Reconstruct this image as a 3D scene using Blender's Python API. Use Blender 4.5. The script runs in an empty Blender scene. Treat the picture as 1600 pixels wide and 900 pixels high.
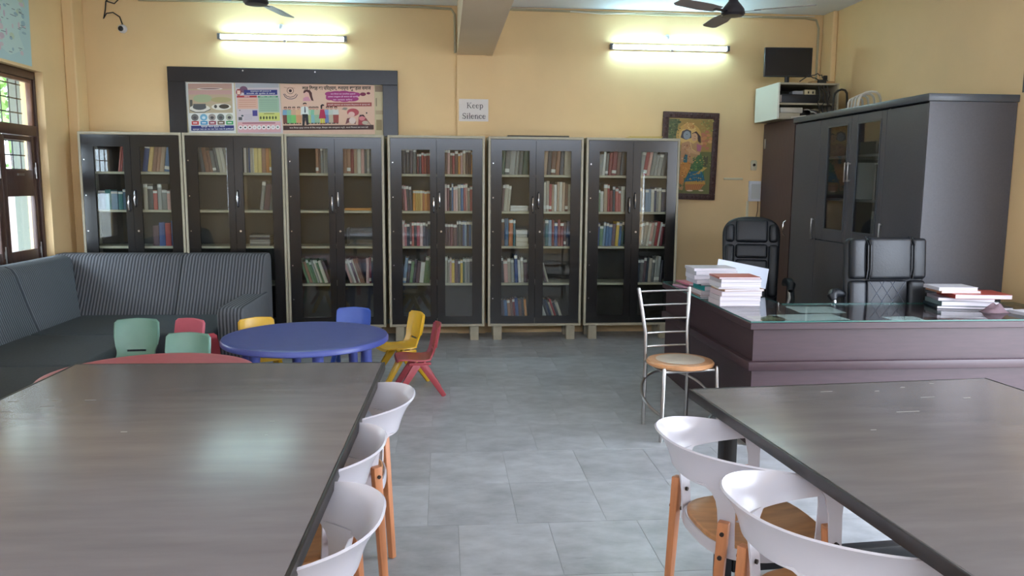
import bpy, bmesh, math, random
from mathutils import Vector, Matrix
random.seed(7)
PI = math.pi
scene = bpy.context.scene
C = scene.collection

# ------------------------------------------------------------------ camera
cam_d = bpy.data.cameras.new('camera')
cam = bpy.data.objects.new('camera', cam_d); C.objects.link(cam)
cam_d.sensor_fit = 'HORIZONTAL'; cam_d.sensor_width = 36.0
cam_d.lens = 36.0 * 1250.9 / 1600.0
cam_d.clip_start = 0.05; cam_d.clip_end = 200
cam.matrix_world = (Matrix.Translation((0, 0, 1.5575)) @ Matrix.Rotation(-0.0854, 4, 'Z')
                    @ Matrix.Rotation(PI / 2 - 0.1311, 4, 'X') @ Matrix.Rotation(0.0072, 4, 'Z'))
scene.camera = cam

# ------------------------------------------------------------------ world, exposure
w = bpy.data.worlds.new('overcast_sky'); scene.world = w; w.use_nodes = True
bg = w.node_tree.nodes['Background']
bg.inputs[0].default_value = (0.74, 0.84, 1.0, 1); bg.inputs[1].default_value = 15.0
vs = scene.view_settings
vs.view_transform = 'Standard'; vs.look = 'None'; vs.gamma = 1.0; vs.use_curve_mapping = False
vs.exposure = 0.18
TUBE_POWER = 62.0

def portal(name, loc, rot, sx, sy):
    l = bpy.data.lights.new(name, 'AREA'); l.shape = 'RECTANGLE'; l.size = sx; l.size_y = sy
    l.cycles.is_portal = True
    o = bpy.data.objects.new(name, l); C.objects.link(o); o.location = loc; o.rotation_euler = rot
# daylight enters through the openings (portals only guide sampling, they emit nothing)
portal('portal_door_opening', (4.05, 3.0, 1.25), (0, PI / 2, 0), 2.5, 2.6)
portal('portal_added_openings', (0.2, -2.1, 2.72), (-PI / 2, 0, 0), 6.8, .75)
portal('portal_side_window', (4.05, -0.47, 1.09), (0, PI / 2, 0), 1.5, 0.86)
portal('portal_added_window', (-3.62, 1.45, 1.55), (0, -PI / 2, 0), 1.3, 1.3)
portal('portal_wooden_door', (-3.68, 6.94, 1.25), (0, -PI / 2, 0), 2.3, 1.2)

# ------------------------------------------------------------------ materials
def lin(c):
    def f(v):
        v /= 255.0
        return v / 12.92 if v <= 0.04045 else ((v + 0.055) / 1.055) ** 2.4
    return (f(c[0]), f(c[1]), f(c[2]), 1)
MC = {}
def mat(name, col, rough=0.5, metal=0.0, noise=None, bump=None, spec=0.5, emit=0, coat=0, stretch=None, obj_rand=0):
    if name in MC: return MC[name]
    m = bpy.data.materials.new(name); m.use_nodes = True
    nt = m.node_tree; b = nt.nodes['Principled BSDF']
    b.inputs['Base Color'].default_value = lin(col); b.inputs['Roughness'].default_value = rough
    b.inputs['Metallic'].default_value = metal; b.inputs['Specular IOR Level'].default_value = spec
    b.inputs['Coat Weight'].default_value = coat
    if emit:
        b.inputs['Emission Color'].default_value = lin(col); b.inputs['Emission Strength'].default_value = emit
    vec = None
    if noise or bump:
        tc = nt.nodes.new('ShaderNodeTexCoord'); vec = tc.outputs['Object']
        if stretch:
            mp = nt.nodes.new('ShaderNodeMapping'); mp.inputs['Scale'].default_value = stretch
            nt.links.new(vec, mp.inputs['Vector']); vec = mp.outputs['Vector']
    src = None
    if noise:
        n = nt.nodes.new('ShaderNodeTexNoise'); n.inputs['Scale'].default_value = noise[0]; n.inputs['Detail'].default_value = 6
        nt.links.new(vec, n.inputs['Vector'])
        r = nt.nodes.new('ShaderNodeMapRange'); a = noise[1]
        r.inputs['From Min'].default_value = 0.3; r.inputs['From Max'].default_value = 0.7
        r.inputs['To Min'].default_value = 1 - a; r.inputs['To Max'].default_value = 1 + a
        nt.links.new(n.outputs['Fac'], r.inputs['Value']); src = r.outputs['Result']
    if obj_rand:
        oi = nt.nodes.new('ShaderNodeObjectInfo'); r2 = nt.nodes.new('ShaderNodeMapRange')
        r2.inputs['To Min'].default_value = 1 - obj_rand; r2.inputs['To Max'].default_value = 1 + obj_rand
        nt.links.new(oi.outputs['Random'], r2.inputs['Value'])
        if src is None: src = r2.outputs['Result']
        else:
            mu = nt.nodes.new('ShaderNodeMath'); mu.operation = 'MULTIPLY'
            nt.links.new(src, mu.inputs[0]); nt.links.new(r2.outputs['Result'], mu.inputs[1]); src = mu.outputs[0]
    if src is not None:
        mx = nt.nodes.new('ShaderNodeVectorMath'); mx.operation = 'SCALE'
        mx.inputs[0].default_value = lin(col)[:3]
        nt.links.new(src, mx.inputs['Scale']); nt.links.new(mx.outputs[0], b.inputs['Base Color'])
    if bump:
        n2 = nt.nodes.new('ShaderNodeTexNoise'); n2.inputs['Scale'].default_value = bump[0]; n2.inputs['Detail'].default_value = 5
        nt.links.new(vec, n2.inputs['Vector'])
        bp = nt.nodes.new('ShaderNodeBump'); bp.inputs['Strength'].default_value = bump[1]; bp.inputs['Distance'].default_value = 0.01
        nt.links.new(n2.outputs['Fac'], bp.inputs['Height']); nt.links.new(bp.outputs['Normal'], b.inputs['Normal'])
    MC[name] = m
    return m
def stripes(name, ca, cb, scale, axis='X', rough=0.8, bump=0.4, thresh=False, dist=0.5):
    """striped cloth / laminate: sine bands along one object axis"""
    m = mat(name, ca, rough); nt = m.node_tree; b = nt.nodes['Principled BSDF']
    tc = nt.nodes.new('ShaderNodeTexCoord'); wv = nt.nodes.new('ShaderNodeTexWave')
    wv.wave_type = 'BANDS'; wv.bands_direction = axis; wv.inputs['Scale'].default_value = scale
    wv.inputs['Distortion'].default_value = dist; wv.inputs['Detail'].default_value = 3; wv.inputs['Detail Scale'].default_value = 1.5
    nt.links.new(tc.outputs['Object'], wv.inputs['Vector'])
    cr = nt.nodes.new('ShaderNodeValToRGB'); cr.color_ramp.elements[0].color = lin(ca); cr.color_ramp.elements[1].color = lin(cb)
    if thresh: cr.color_ramp.elements[0].position = .4; cr.color_ramp.elements[1].position = .6
    nt.links.new(wv.outputs['Fac'], cr.inputs['Fac']); nt.links.new(cr.outputs['Color'], b.inputs['Base Color'])
    if bump:
        bp = nt.nodes.new('ShaderNodeBump'); bp.inputs['Strength'].default_value = bump; bp.inputs['Distance'].default_value = 0.006
        nt.links.new(wv.outputs['Fac'], bp.inputs['Height']); nt.links.new(bp.outputs['Normal'], b.inputs['Normal'])
    return m
def glass_mat(name, tint=(0.93, 0.96, 0.95), rough=0.02, ior=1.5):
    m = bpy.data.materials.new(name); m.use_nodes = True; nt = m.node_tree
    for n in list(nt.nodes):
        if n.type == 'BSDF_PRINCIPLED': nt.nodes.remove(n)
    out = [n for n in nt.nodes if n.type == 'OUTPUT_MATERIAL'][0]
    t = nt.nodes.new('ShaderNodeBsdfTransparent'); t.inputs[0].default_value = (*tint, 1)
    g = nt.nodes.new('ShaderNodeBsdfGlossy'); g.inputs['Roughness'].default_value = rough
    f = nt.nodes.new('ShaderNodeFresnel'); ge = nt.nodes.new('ShaderNodeNewGeometry'); mr = nt.nodes.new('ShaderNodeMapRange')
    mr.inputs['To Min'].default_value = ior; mr.inputs['To Max'].default_value = 1 / ior      # same reflectance from both faces of a pane
    nt.links.new(ge.outputs['Backfacing'], mr.inputs['Value']); nt.links.new(mr.outputs['Result'], f.inputs['IOR'])
    mx = nt.nodes.new('ShaderNodeMixShader')
    nt.links.new(f.outputs[0], mx.inputs[0]); nt.links.new(t.outputs[0], mx.inputs[1]); nt.links.new(g.outputs[0], mx.inputs[2])
    nt.links.new(mx.outputs[0], out.inputs['Surface'])
    return m

WALL = mat('yellow_wall_paint', (230, 197, 146), 0.6, noise=(1.3, .06), bump=(6, .12))
CEIL = mat('white_ceiling_paint', (232, 236, 242), 0.7, noise=(2, .03))
BEAMM = mat('beam_paint', (222, 200, 168), 0.6, noise=(1.5, .05))
STONE = mat('green_grey_stone', (176, 178, 180), 0.32, noise=(7, .16), bump=(14, .10), obj_rand=.09, stretch=(1, 1.6, 1))
def add_scuffs(m):
    nt = m.node_tree; b = nt.nodes['Principled BSDF']; src = b.inputs['Base Color'].links[0].from_socket
    tc = nt.nodes.new('ShaderNodeTexCoord'); oi = nt.nodes.new('ShaderNodeObjectInfo'); ad = nt.nodes.new('ShaderNodeVectorMath')
    nt.links.new(tc.outputs['Object'], ad.inputs[0]); nt.links.new(oi.outputs['Location'], ad.inputs[1])
    fac = None
    for sc, st, lo, hi in ((6, (1, 7, 1), .60, .72), (16, (3, 1, 1), .64, .75), (2.2, (1, 1, 1), .45, .75)):
        mp = nt.nodes.new('ShaderNodeMapping'); mp.inputs['Scale'].default_value = st; mp.inputs['Rotation'].default_value = (0, 0, .25)
        n = nt.nodes.new('ShaderNodeTexNoise'); n.inputs['Scale'].default_value = sc; n.inputs['Detail'].default_value = 8; n.inputs['Roughness'].default_value = .65
        r = nt.nodes.new('ShaderNodeMapRange'); r.inputs['From Min'].default_value = lo; r.inputs['From Max'].default_value = hi
        r.inputs['To Min'].default_value = 1; r.inputs['To Max'].default_value = .72
        nt.links.new(ad.outputs[0], mp.inputs['Vector']); nt.links.new(mp.outputs['Vector'], n.inputs['Vector']); nt.links.new(n.outputs['Fac'], r.inputs['Value'])
        if fac is None: fac = r.outputs['Result']
        else:
            mu = nt.nodes.new('ShaderNodeMath'); mu.operation = 'MULTIPLY'; nt.links.new(fac, mu.inputs[0]); nt.links.new(r.outputs['Result'], mu.inputs[1]); fac = mu.outputs[0]
    sc_ = nt.nodes.new('ShaderNodeVectorMath'); sc_.operation = 'SCALE'
    nt.links.new(src, sc_.inputs[0]); nt.links.new(fac, sc_.inputs['Scale']); nt.links.new(sc_.outputs[0], b.inputs['Base Color'])
add_scuffs(STONE)
GROUT = mat('stone_joint', (168, 172, 170), 0.8)
CREAM = mat('cream_laminate_edge', (176, 168, 145), 0.45, noise=(20, .06))
BLACKW = mat('black_brown_laminate', (31, 29, 28), 0.2, noise=(30, .1), stretch=(4, 4, .4))
CABIN = mat('dark_interior_laminate', (62, 57, 52), 0.6, noise=(12, .08))
CHROME = mat('polished_steel', (205, 205, 205), 0.18, 1.0)
STEELB = mat('brushed_steel', (170, 168, 166), 0.3, 1.0)
GLASS = glass_mat('clear_glass')
TABLET = mat('dark_laminate_tabletop', (122, 114, 112), 0.25, noise=(3, .10), stretch=(1, 5, 1), bump=(60, .03))
TABLEE = mat('worn_black_edging', (38, 32, 30), 0.4, noise=(18, .35))
BLACKM = mat('black_painted_metal', (18, 18, 20), 0.4)
WHITEP = mat('white_lacquered_steel', (204, 199, 204), 0.22)
BEECH = mat('beech_wood', (196, 128, 84), 0.4, noise=(9, .16), stretch=(5, 5, .7))
BEECHS = mat('bent_plywood_seat', (190, 136, 90), 0.35, noise=(6, .2), stretch=(1, 5, 1))
BOLT = mat('dark_bolt', (70, 60, 54), 0.35, .8)
SOFS = mat('charcoal_sofa_seat_cloth', (62, 68, 72), 0.85, noise=(60, .12))
DESKW = mat('purple_brown_wood_laminate', (60, 40, 45), 0.45, noise=(7, .14), stretch=(1, 1, 9))
GLASSG = glass_mat('green_tinted_glass', (0.95, 0.985, 0.978), 0.03)
GEDGE = mat('glass_edge_green', (60, 105, 98), 0.15)
LEATHER = mat('black_leather', (25, 27, 32), 0.45, noise=(25, .12), bump=(80, .10))
WARD = mat('dark_grey_laminate', (74, 73, 78), 0.45, noise=(80, .06), bump=(150, .05))
WARDT = mat('dark_slate_laminate', (72, 76, 82), 0.35, noise=(40, .05))
BROWNW = mat('dark_brown_door_wood', (70, 46, 38), 0.35, noise=(12, .2), stretch=(3, 3, .4))
PAPER = mat('white_paper', (214, 212, 216), 0.7)
PAGES = mat('page_block', (206, 198, 182), 0.8)
STICK = mat('white_spine_label', (214, 210, 202), 0.6)

# ------------------------------------------------------------------ mesh builder
class MB:
    def __init__(s): s.v = []; s.f = []; s.m = []
    def add(s, vs, fs, mi=0, M=None):
        o = len(s.v)
        for p in vs:
            p = Vector(p)
            s.v.append(M @ p if M else p)
        for f in fs: s.f.append([i + o for i in f]); s.m.append(mi)
        return s
    def box(s, x0, x1, y0, y1, z0, z1, mi=0, M=None):
        return s.add([(x0, y0, z0), (x1, y0, z0), (x1, y1, z0), (x0, y1, z0), (x0, y0, z1), (x1, y0, z1), (x1, y1, z1), (x0, y1, z1)],
                     [(0, 3, 2, 1), (4, 5, 6, 7), (0, 1, 5, 4), (1, 2, 6, 5), (2, 3, 7, 6), (3, 0, 4, 7)], mi, M)
    def prism(s, pts, a, b, axis='z', mi=0, M=None):
        n = len(pts)
        def P(p, t):
            return (p[0], p[1], t) if axis == 'z' else ((t, p[0], p[1]) if axis == 'x' else (p[0], t, p[1]))
        vs = [P(p, a) for p in pts] + [P(p, b) for p in pts]
        fs = [list(range(n))[::-1], list(range(n, 2 * n))] + [(i, (i + 1) % n, n + (i + 1) % n, n + i) for i in range(n)]
        return s.add(vs, fs, mi, M)
    def tube(s, path, r, n=8, closed=False, mi=0, M=None):
        path = [Vector(p) for p in path]; k = len(path)
        rr = r if isinstance(r, (list, tuple)) else [r] * k
        vs = []; up = None
        for i, p in enumerate(path):
            a = path[i - 1] if (i or closed) else p
            b = path[(i + 1) % k] if (i < k - 1 or closed) else p
            t = (b - a).normalized()
            if up is None:
                up = Vector((0, 0, 1)) if abs(t.z) < .9 else Vector((1, 0, 0))
            up = (up - t * up.dot(t)).normalized(); q = t.cross(up)
            for j in range(n):
                an = 2 * PI * j / n
                vs.append(p + (up * math.cos(an) + q * math.sin(an)) * rr[i])
        fs = []
        for i in range(k if closed else k - 1):
            for j in range(n):
                a = i * n + j; b = i * n + (j + 1) % n; c2 = ((i + 1) % k) * n
                fs.append((a, b, c2 + (j + 1) % n, c2 + j))
        if not closed: fs += [list(range(n))[::-1], list(range((k - 1) * n, k * n))]
        return s.add(vs, fs, mi, M)
    def lathe(s, prof, n=24, c=(0, 0, 0), mi=0, M=None):
        vs = []; fs = []
        for r, z in prof:
            for j in range(n):
                a = 2 * PI * j / n; vs.append((c[0] + r * math.cos(a), c[1] + r * math.sin(a), c[2] + z))
        for i in range(len(prof) - 1):
            for j in range(n):
                fs.append((i * n + j, i * n + (j + 1) % n, (i + 1) * n + (j + 1) % n, (i + 1) * n + j))
        fs += [list(range(n))[::-1], list(range((len(prof) - 1) * n, len(prof) * n))]
        return s.add(vs, fs, mi, M)
    def grid(s, P, mi=0, skip=(), closed_u=False):
        """P[i][j] points -> quads"""
        nu = len(P); nv = len(P[0]); fs = []
        for i in range(nu if closed_u else nu - 1):
            for j in range(nv - 1):
                if (i, j) in skip: continue
                i2 = (i + 1) % nu
                fs.append((i * nv + j, i2 * nv + j, i2 * nv + j + 1, i * nv + j + 1))
        return s.add([p for row in P for p in row], fs, mi)
    def bar(s, a, b, wa, ha, wb=None, hb=None, side=None, mi=0):
        """tapered rectangular bar from a to b"""
        a = Vector(a); b = Vector(b); t = (b - a).normalized()
        sd = Vector(side) if side else (Vector((1, 0, 0)) if abs(t.x) < .8 else Vector((0, 1, 0)))
        sd = (sd - t * sd.dot(t)).normalized(); u = t.cross(sd)
        wb = wb or wa; hb = hb or ha; vs = []
        for p, ww, hh in ((a, wa, ha), (b, wb, hb)):
            for x, y in ((-1, -1), (1, -1), (1, 1), (-1, 1)): vs.append(p + sd * x * ww / 2 + u * y * hh / 2)
        return s.add(vs, [(0, 3, 2, 1), (4, 5, 6, 7), (0, 1, 5, 4), (1, 2, 6, 5), (2, 3, 7, 6), (3, 0, 4, 7)], mi)
    def mesh(s, name, mats, off=None, bevel=0, seg=2, solid=0, smooth=35, sub=0):
        bm = bmesh.new()
        vv = [bm.verts.new(p - off if off else p) for p in s.v]
        for f, mi in zip(s.f, s.m):
            try: q = bm.faces.new([vv[i] for i in f]); q.material_index = mi
            except ValueError: pass
        if solid:
            bmesh.ops.remove_doubles(bm, verts=bm.verts, dist=1e-6)
            bmesh.ops.recalc_face_normals(bm, faces=bm.faces)
            bmesh.ops.solidify(bm, geom=bm.faces[:], thickness=solid)
        bmesh.ops.recalc_face_normals(bm, faces=bm.faces)
        if bevel:
            ed = [e for e in bm.edges if len(e.link_faces) == 2 and e.calc_face_angle(0) > .6]
            bmesh.ops.bevel(bm, geom=ed, offset=bevel, segments=seg, affect='EDGES', profile=.5, clamp_overlap=True)
        if sub:
            bmesh.ops.subdivide_edges(bm, edges=bm.edges[:], cuts=sub, use_grid_fill=True, smooth=1.0)
        me = bpy.data.meshes.new(name); bm.to_mesh(me); bm.free()
        for m in (mats if isinstance(mats, (list, tuple)) else [mats]): me.materials.append(m)
        if smooth:
            for p in me.polygons: p.use_smooth = True
            me.set_sharp_from_angle(angle=math.radians(smooth))
        return me
def part(name, mb, mats, parent=None, world=True, label=None, **k):
    off = None
    if parent is not None and world:
        off = parent.location.copy()
        if parent.parent: off = off + parent.parent.location
    o = bpy.data.objects.new(name, mb.mesh(name, mats, off=off, **k)); C.objects.link(o)
    if parent is not None: o.parent = parent
    if label: o['label'] = label
    return o
def props(o, label=None, cat=None, group=None, kind=None):
    if label: o['label'] = label
    if cat: o['category'] = cat
    if group: o['group'] = group
    if kind: o['kind'] = kind
    return o
def thing(name, label, cat, loc=(0, 0, 0), rz=0, group=None, kind=None):
    o = bpy.data.objects.new(name, None); C.objects.link(o); o.location = loc; o.rotation_euler = (0, 0, rz)
    o.empty_display_size = .1
    return props(o, label, cat, group, kind)
def single(name, mb, mats, label, cat, group=None, kind=None, loc=None, **k):
    """a thing that is one mesh, its origin at loc"""
    off = Vector(loc) if loc else None
    o = bpy.data.objects.new(name, mb.mesh(name, mats, off=off, **k)); C.objects.link(o)
    if loc: o.location = loc
    return props(o, label, cat, group, kind)
def copy_tree(o, parent=None):
    c = o.copy(); C.objects.link(c)
    if parent is not None: c.parent = parent
    for ch in list(o.children): copy_tree(ch, c)
    return c
def box(*a): return MB().box(*a)
ORD = ['first', 'second', 'third', 'fourth', 'fifth', 'sixth', 'seventh', 'eighth', 'ninth', 'tenth', 'eleventh', 'twelfth', 'thirteenth', 'fourteenth', 'fifteenth', 'sixteenth']

# ------------------------------------------------------------------ room shell
XL, XR, YB, YR, ZC = -3.52, 3.95, 8.23, -2.0, 3.285
floor = single('floor', box(XL - .2, XR + .2, YR - .2, YB + .2, -.12, -.0016), GROUT, 'grey green polished stone floor', 'floor', kind='structure', smooth=0)
tile_cache = {}
def tile(x0, x1, y0, y1):
    k = (round(x1 - x0, 3), round(y1 - y0, 3))
    if k not in tile_cache:
        tile_cache[k] = box(-k[0] / 2 + .001, k[0] / 2 - .001, -k[1] / 2 + .001, k[1] / 2 - .001, -.0016, .0).mesh('floor_tile', STONE, smooth=0, bevel=.0005, seg=1)
    o = bpy.data.objects.new('floor_tile', tile_cache[k]); C.objects.link(o); o.parent = floor
    o.location = ((x0 + x1) / 2, (y0 + y1) / 2, 0)
ys = [2.5 + .5 * i for i in range(12)] + [YB]
rowoff = [0, .14, 0, .0, .21, 0, .12, .0, .2, .1, 0, .16]
for r in range(12):
    xs = [XL]; x = -.08 + rowoff[r] - .415 * 9
    while x < XR - .1:
        if x > XL + .1: xs.append(x)
        x += .415
    xs.append(XR)
    for a, b in zip(xs, xs[1:]): tile(a, b, ys[r], ys[r + 1])
rest = MB()
for i in range(9):
    for j in range(18):
        a = XL + (XR - XL) * j / 18; b = XL + (XR - XL) * (j + 1) / 18; c = YR + .5 * i
        rest.box(a + .001, b - .001, c + .001, c + .499, -.0016, 0)
o = part('floor_tile', rest, STONE, floor, smooth=0); o['kind'] = 'stuff'
single('ceiling', box(XL - .2, XR + .2, YR - .2, YB + .2, ZC, ZC + .15), CEIL, 'white painted flat ceiling', 'ceiling', kind='structure', smooth=0)
single('wall_back', box(XL - .2, XR + .2, YB, YB + .2, 0, ZC), WALL, 'yellow painted wall behind the bookcases', 'wall', kind='structure', smooth=0)
def wall_y(name, x0, x1, holes, label):
    """wall along Y with rectangular openings (y0,y1,z0,z1) sorted by y"""
    m = MB(); y = YR
    for (a, b, z0, z1) in holes:
        m.box(x0, x1, y, a, 0, ZC)
        if z0 > 0: m.box(x0, x1, a, b, 0, z0)
        m.box(x0, x1, a, b, z1, ZC); y = b
    m.box(x0, x1, y, YB, 0, ZC)
    single(name, m, WALL, label, 'wall', kind='structure', smooth=0)
wall_y('wall_left', XL - .2, XL, [(.8, 2.1, .9, 2.2), (6.30, 7.57, 0, 2.49)], 'yellow painted wall with the wooden door')
wall_y('wall_right', XR, XR + .2, [(-.9, -.04, .35, 1.83), (1.7, 4.3, 0, 2.5)], 'yellow painted wall behind the grey wardrobe')
m = MB().box(XL - .2, XR + .2, YR - .2, YR, 0, 2.35).box(XL - .2, XR + .2, YR - .2, YR, 3.1, ZC).box(XL - .2, -3.2, YR - .2, YR, 2.35, 3.1).box(3.6, XR + .2, YR - .2, YR, 2.35, 3.1)
single('wall_rear', m, WALL, 'yellow painted wall with a high row of added light openings facing the bookcases', 'wall', kind='structure', smooth=0)
single('trim_1', box(.14, .49, YR, YB, 2.81, ZC), BEAMM, 'painted concrete ceiling beam', 'beam', kind='structure', smooth=0)
single('trim_2', box(.137, .425, YB - .035, YB, 0, 2.81), WALL, 'shallow yellow pilaster under the ceiling beam', 'pilaster', kind='structure', smooth=0)
single('trim_3', box(XL, -3.42, 8.0, YB, 0, ZC), WALL, 'yellow corner pilaster beside the wooden door', 'pilaster', kind='structure', bevel=.012, smooth=0)
single('trim_4', box(3.895, XR, 8.0, YB, 0, ZC), WALL, 'yellow corner pilaster above the grey wardrobe', 'pilaster', kind='structure', bevel=.012, smooth=0)
single('baseboard_back', box(-3.4, .137, YB - .02, YB, .105, .15), mat('pale_green_skirting', (170, 186, 180), .4), 'pale skirting strip low on the back wall', 'baseboard', kind='structure', smooth=0)
o = single('baseboard_back', box(.425, 3.3, YB - .02, YB, .105, .15), MC['pale_green_skirting'], 'pale skirting strip low on the back wall', 'baseboard', kind='structure', smooth=0)

# window frames of the openings outside the view
def plain_window(name, axis, c, a0, a1, z0, z1, n, label):
    W = thing(name, label, 'window', (c, (a0 + a1) / 2, z0) if axis == 'y' else ((a0 + a1) / 2, c, z0), kind='structure')
    def bx(m, u0, u1, za, zb, d=.03):
        return m.box(c - d, c + d, u0, u1, za, zb) if axis == 'y' else m.box(u0, u1, c - d, c + d, za, zb)
    m = MB(); bx(m, a0, a0 + .05, z0, z1); bx(m, a1 - .05, a1, z0, z1); bx(m, a0 + .05, a1 - .05, z0, z0 + .05); bx(m, a0 + .05, a1 - .05, z1 - .05, z1)
    for i in range(1, n): u = a0 + (a1 - a0) * i / n; bx(m, u - .025, u + .025, z0 + .05, z1 - .05)
    part('window_frame', m, BROWNW, W)
plain_window('light_window_1', 'y', XL - .1, .8, 2.1, .9, 2.2, 2, 'added unseen brown framed window for daylight in the door wall')  # unseen window added to bring daylight in from the left
plain_window('window_2', 'y', XR + .1, -.9, -.04, .35, 1.83, 1, 'brown framed low window in the wardrobe wall')

plain_window('light_opening_3', 'x', YR - .1, -3.2, 3.6, 2.35, 3.1, 5, 'added row of high brown framed light openings in the rear wall')  # unseen openings added behind the camera to let in more daylight

# ------------------------------------------------------------------ wooden door with grilled panes (left wall)
D = thing('door_1', 'dark brown wooden door with grilled glass panes', 'door', (-3.60, 6.95, 0), kind='structure')
fx0, fx1 = -3.66, -3.585
m = MB().box(fx0, fx1, 7.535, 7.57, 0, 2.45).box(fx0, fx1, 6.30, 6.36, 0, 2.45).box(fx0, fx1, 6.30, 7.57, 2.42, 2.49)
m.box(fx0, fx1, 6.36, 7.535, 1.93, 2.02)
part('door_frame', m, BROWNW, D, bevel=.006)
m = MB().box(-3.64, -3.6, 7.50, 7.533, 2.022, 2.418).box(-3.64, -3.6, 6.362, 6.40, 2.022, 2.418).box(-3.64, -3.6, 6.40, 7.5, 2.39, 2.418)
part('transom_frame', m, mat('lighter_brown_wood', (120, 82, 62), .4, noise=(10, .2)), D, bevel=.004)
for (a, b) in ((6.37, 6.945), (6.955, 7.53)):
    lf = part('door_leaf', MB().box(-3.645, -3.605, a, a + .07, 0.01, 1.925).box(-3.645, -3.605, b - .07, b, .01, 1.925)
              .box(-3.645, -3.605, a + .07, b - .07, 1.885, 1.925).box(-3.645, -3.605, a + .07, b - .07, 1.41, 1.635)
              .box(-3.645, -3.605, a + .07, b - .07, .70, .945).box(-3.645, -3.605, a + .07, b - .07, .01, .13).box(-3.637, -3.617, a + .07, b - .07, .13, .70), BROWNW, D, bevel=.006)
    for (z0, z1) in ((1.635, 1.885), (.945, 1.41)):
        part('glass_pane', box(-3.627, -3.622, a + .068, b - .068, z0 - .002, z1 + .002), GLASS, lf, smooth=0)
    part('bolt', MB().tube([(-3.598, b - .03, 1.56), (-3.598, b - .03, 1.70)], .007, 8).box(-3.605, -3.598, b - .045, b - .015, 1.60, 1.66), STEELB, lf)
    part('bolt', MB().tube([(-3.598, b - .03, .86), (-3.598, b - .03, 1.0)], .007, 8).box(-3.605, -3.598, b - .045, b - .015, .90, .96), STEELB, lf)
    part('pull', MB().box(-3.605, -3.595, (a + b) / 2 - .05, (a + b) / 2 + .05, 1.585, 1.605), STEELB, lf)
part('glass_pane', box(-3.627, -3.622, 6.40, 7.50, 2.02, 2.39), GLASS, D, smooth=0)
for i in range(9):
    y = 6.42 + i * .13
    part('grill_bar', MB().tube([(-3.70, y, 1.6), (-3.70, y, 2.42)], .006, 6), BLACKM, D)
for i in range(7):
    z = 1.64 + i * .122
    part('grill_bar', MB().tube([(-3.70, 6.36, z), (-3.70, 7.53, z)], .006, 6), BLACKM, D)

# ------------------------------------------------------------------ outside the door
single('ground', box(-30, 30, -30, 40, -.35, -.15), mat('pale_concrete_yard', (170, 165, 155), .8, noise=(1, .1)), 'pale concrete yard outside the building', 'ground', kind='structure', smooth=0)
single('veranda_pillar', MB().box(-4.30, -3.9, 8.5, 8.85, -.15, 3.4).box(-4.34, -3.86, 8.46, 8.89, -.15, .1), mat('pale_grey_green_paint', (96, 106, 100), .6), 'pale grey green veranda pillar outside the wooden door', 'pillar', smooth=0)
single('garden_wall', MB().box(-9, -4.4, 11.6, 11.8, -.15, 1.45).box(-9.05, -4.35, 11.55, 11.85, 1.45, 1.52), mat('pale_pink_plaster', (128, 114, 112), .7), 'pale pink garden wall beyond the wooden door', 'wall', smooth=0)
single('sky_blocker', box(-5.4, -3.73, 5.2, 9.2, 2.72, 2.86), mat('grey_concrete_slab', (150, 140, 128), .8, noise=(3, .1)), 'added unseen concrete slab blocking sky light outside the wooden door', 'light blocker', smooth=0)  # added out of view to block sky light above the pillar and yard
T = thing('tree', 'bright green leafy tree seen through the wooden door', 'tree', (-6.6, 13.2, -.15))
part('trunk', MB().tube([(-6.6, 13.2, -.15), (-6.55, 13.2, 1.2), (-6.7, 13.25, 2.4)], [.13, .1, .06], 8), BROWNW, T)
lv = MB(); rnd = random.Random(3)
for i in range(900):
    a, b = rnd.uniform(0, 2 * PI), rnd.uniform(-1, 1); rr = 1.7 * rnd.random() ** .4
    c = Vector((-6.6 + rr * math.cos(a) * math.sqrt(1 - b * b), 13.2 + rr * math.sin(a) * math.sqrt(1 - b * b), 2.7 + 1.3 * rr / 1.7 * b))
    u = Vector((rnd.gauss(0, 1), rnd.gauss(0, 1), rnd.gauss(0, 1))).normalized(); v = u.orthogonal().normalized()
    lv.add([c - u * .12, c + v * .06, c + u * .12, c - v * .06], [(0, 1, 2, 3)])
o = part('foliage', lv, mat('fresh_green_leaf', (84, 128, 44), .5, noise=(3, .3)), T, smooth=0); o['kind'] = 'stuff'

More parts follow.
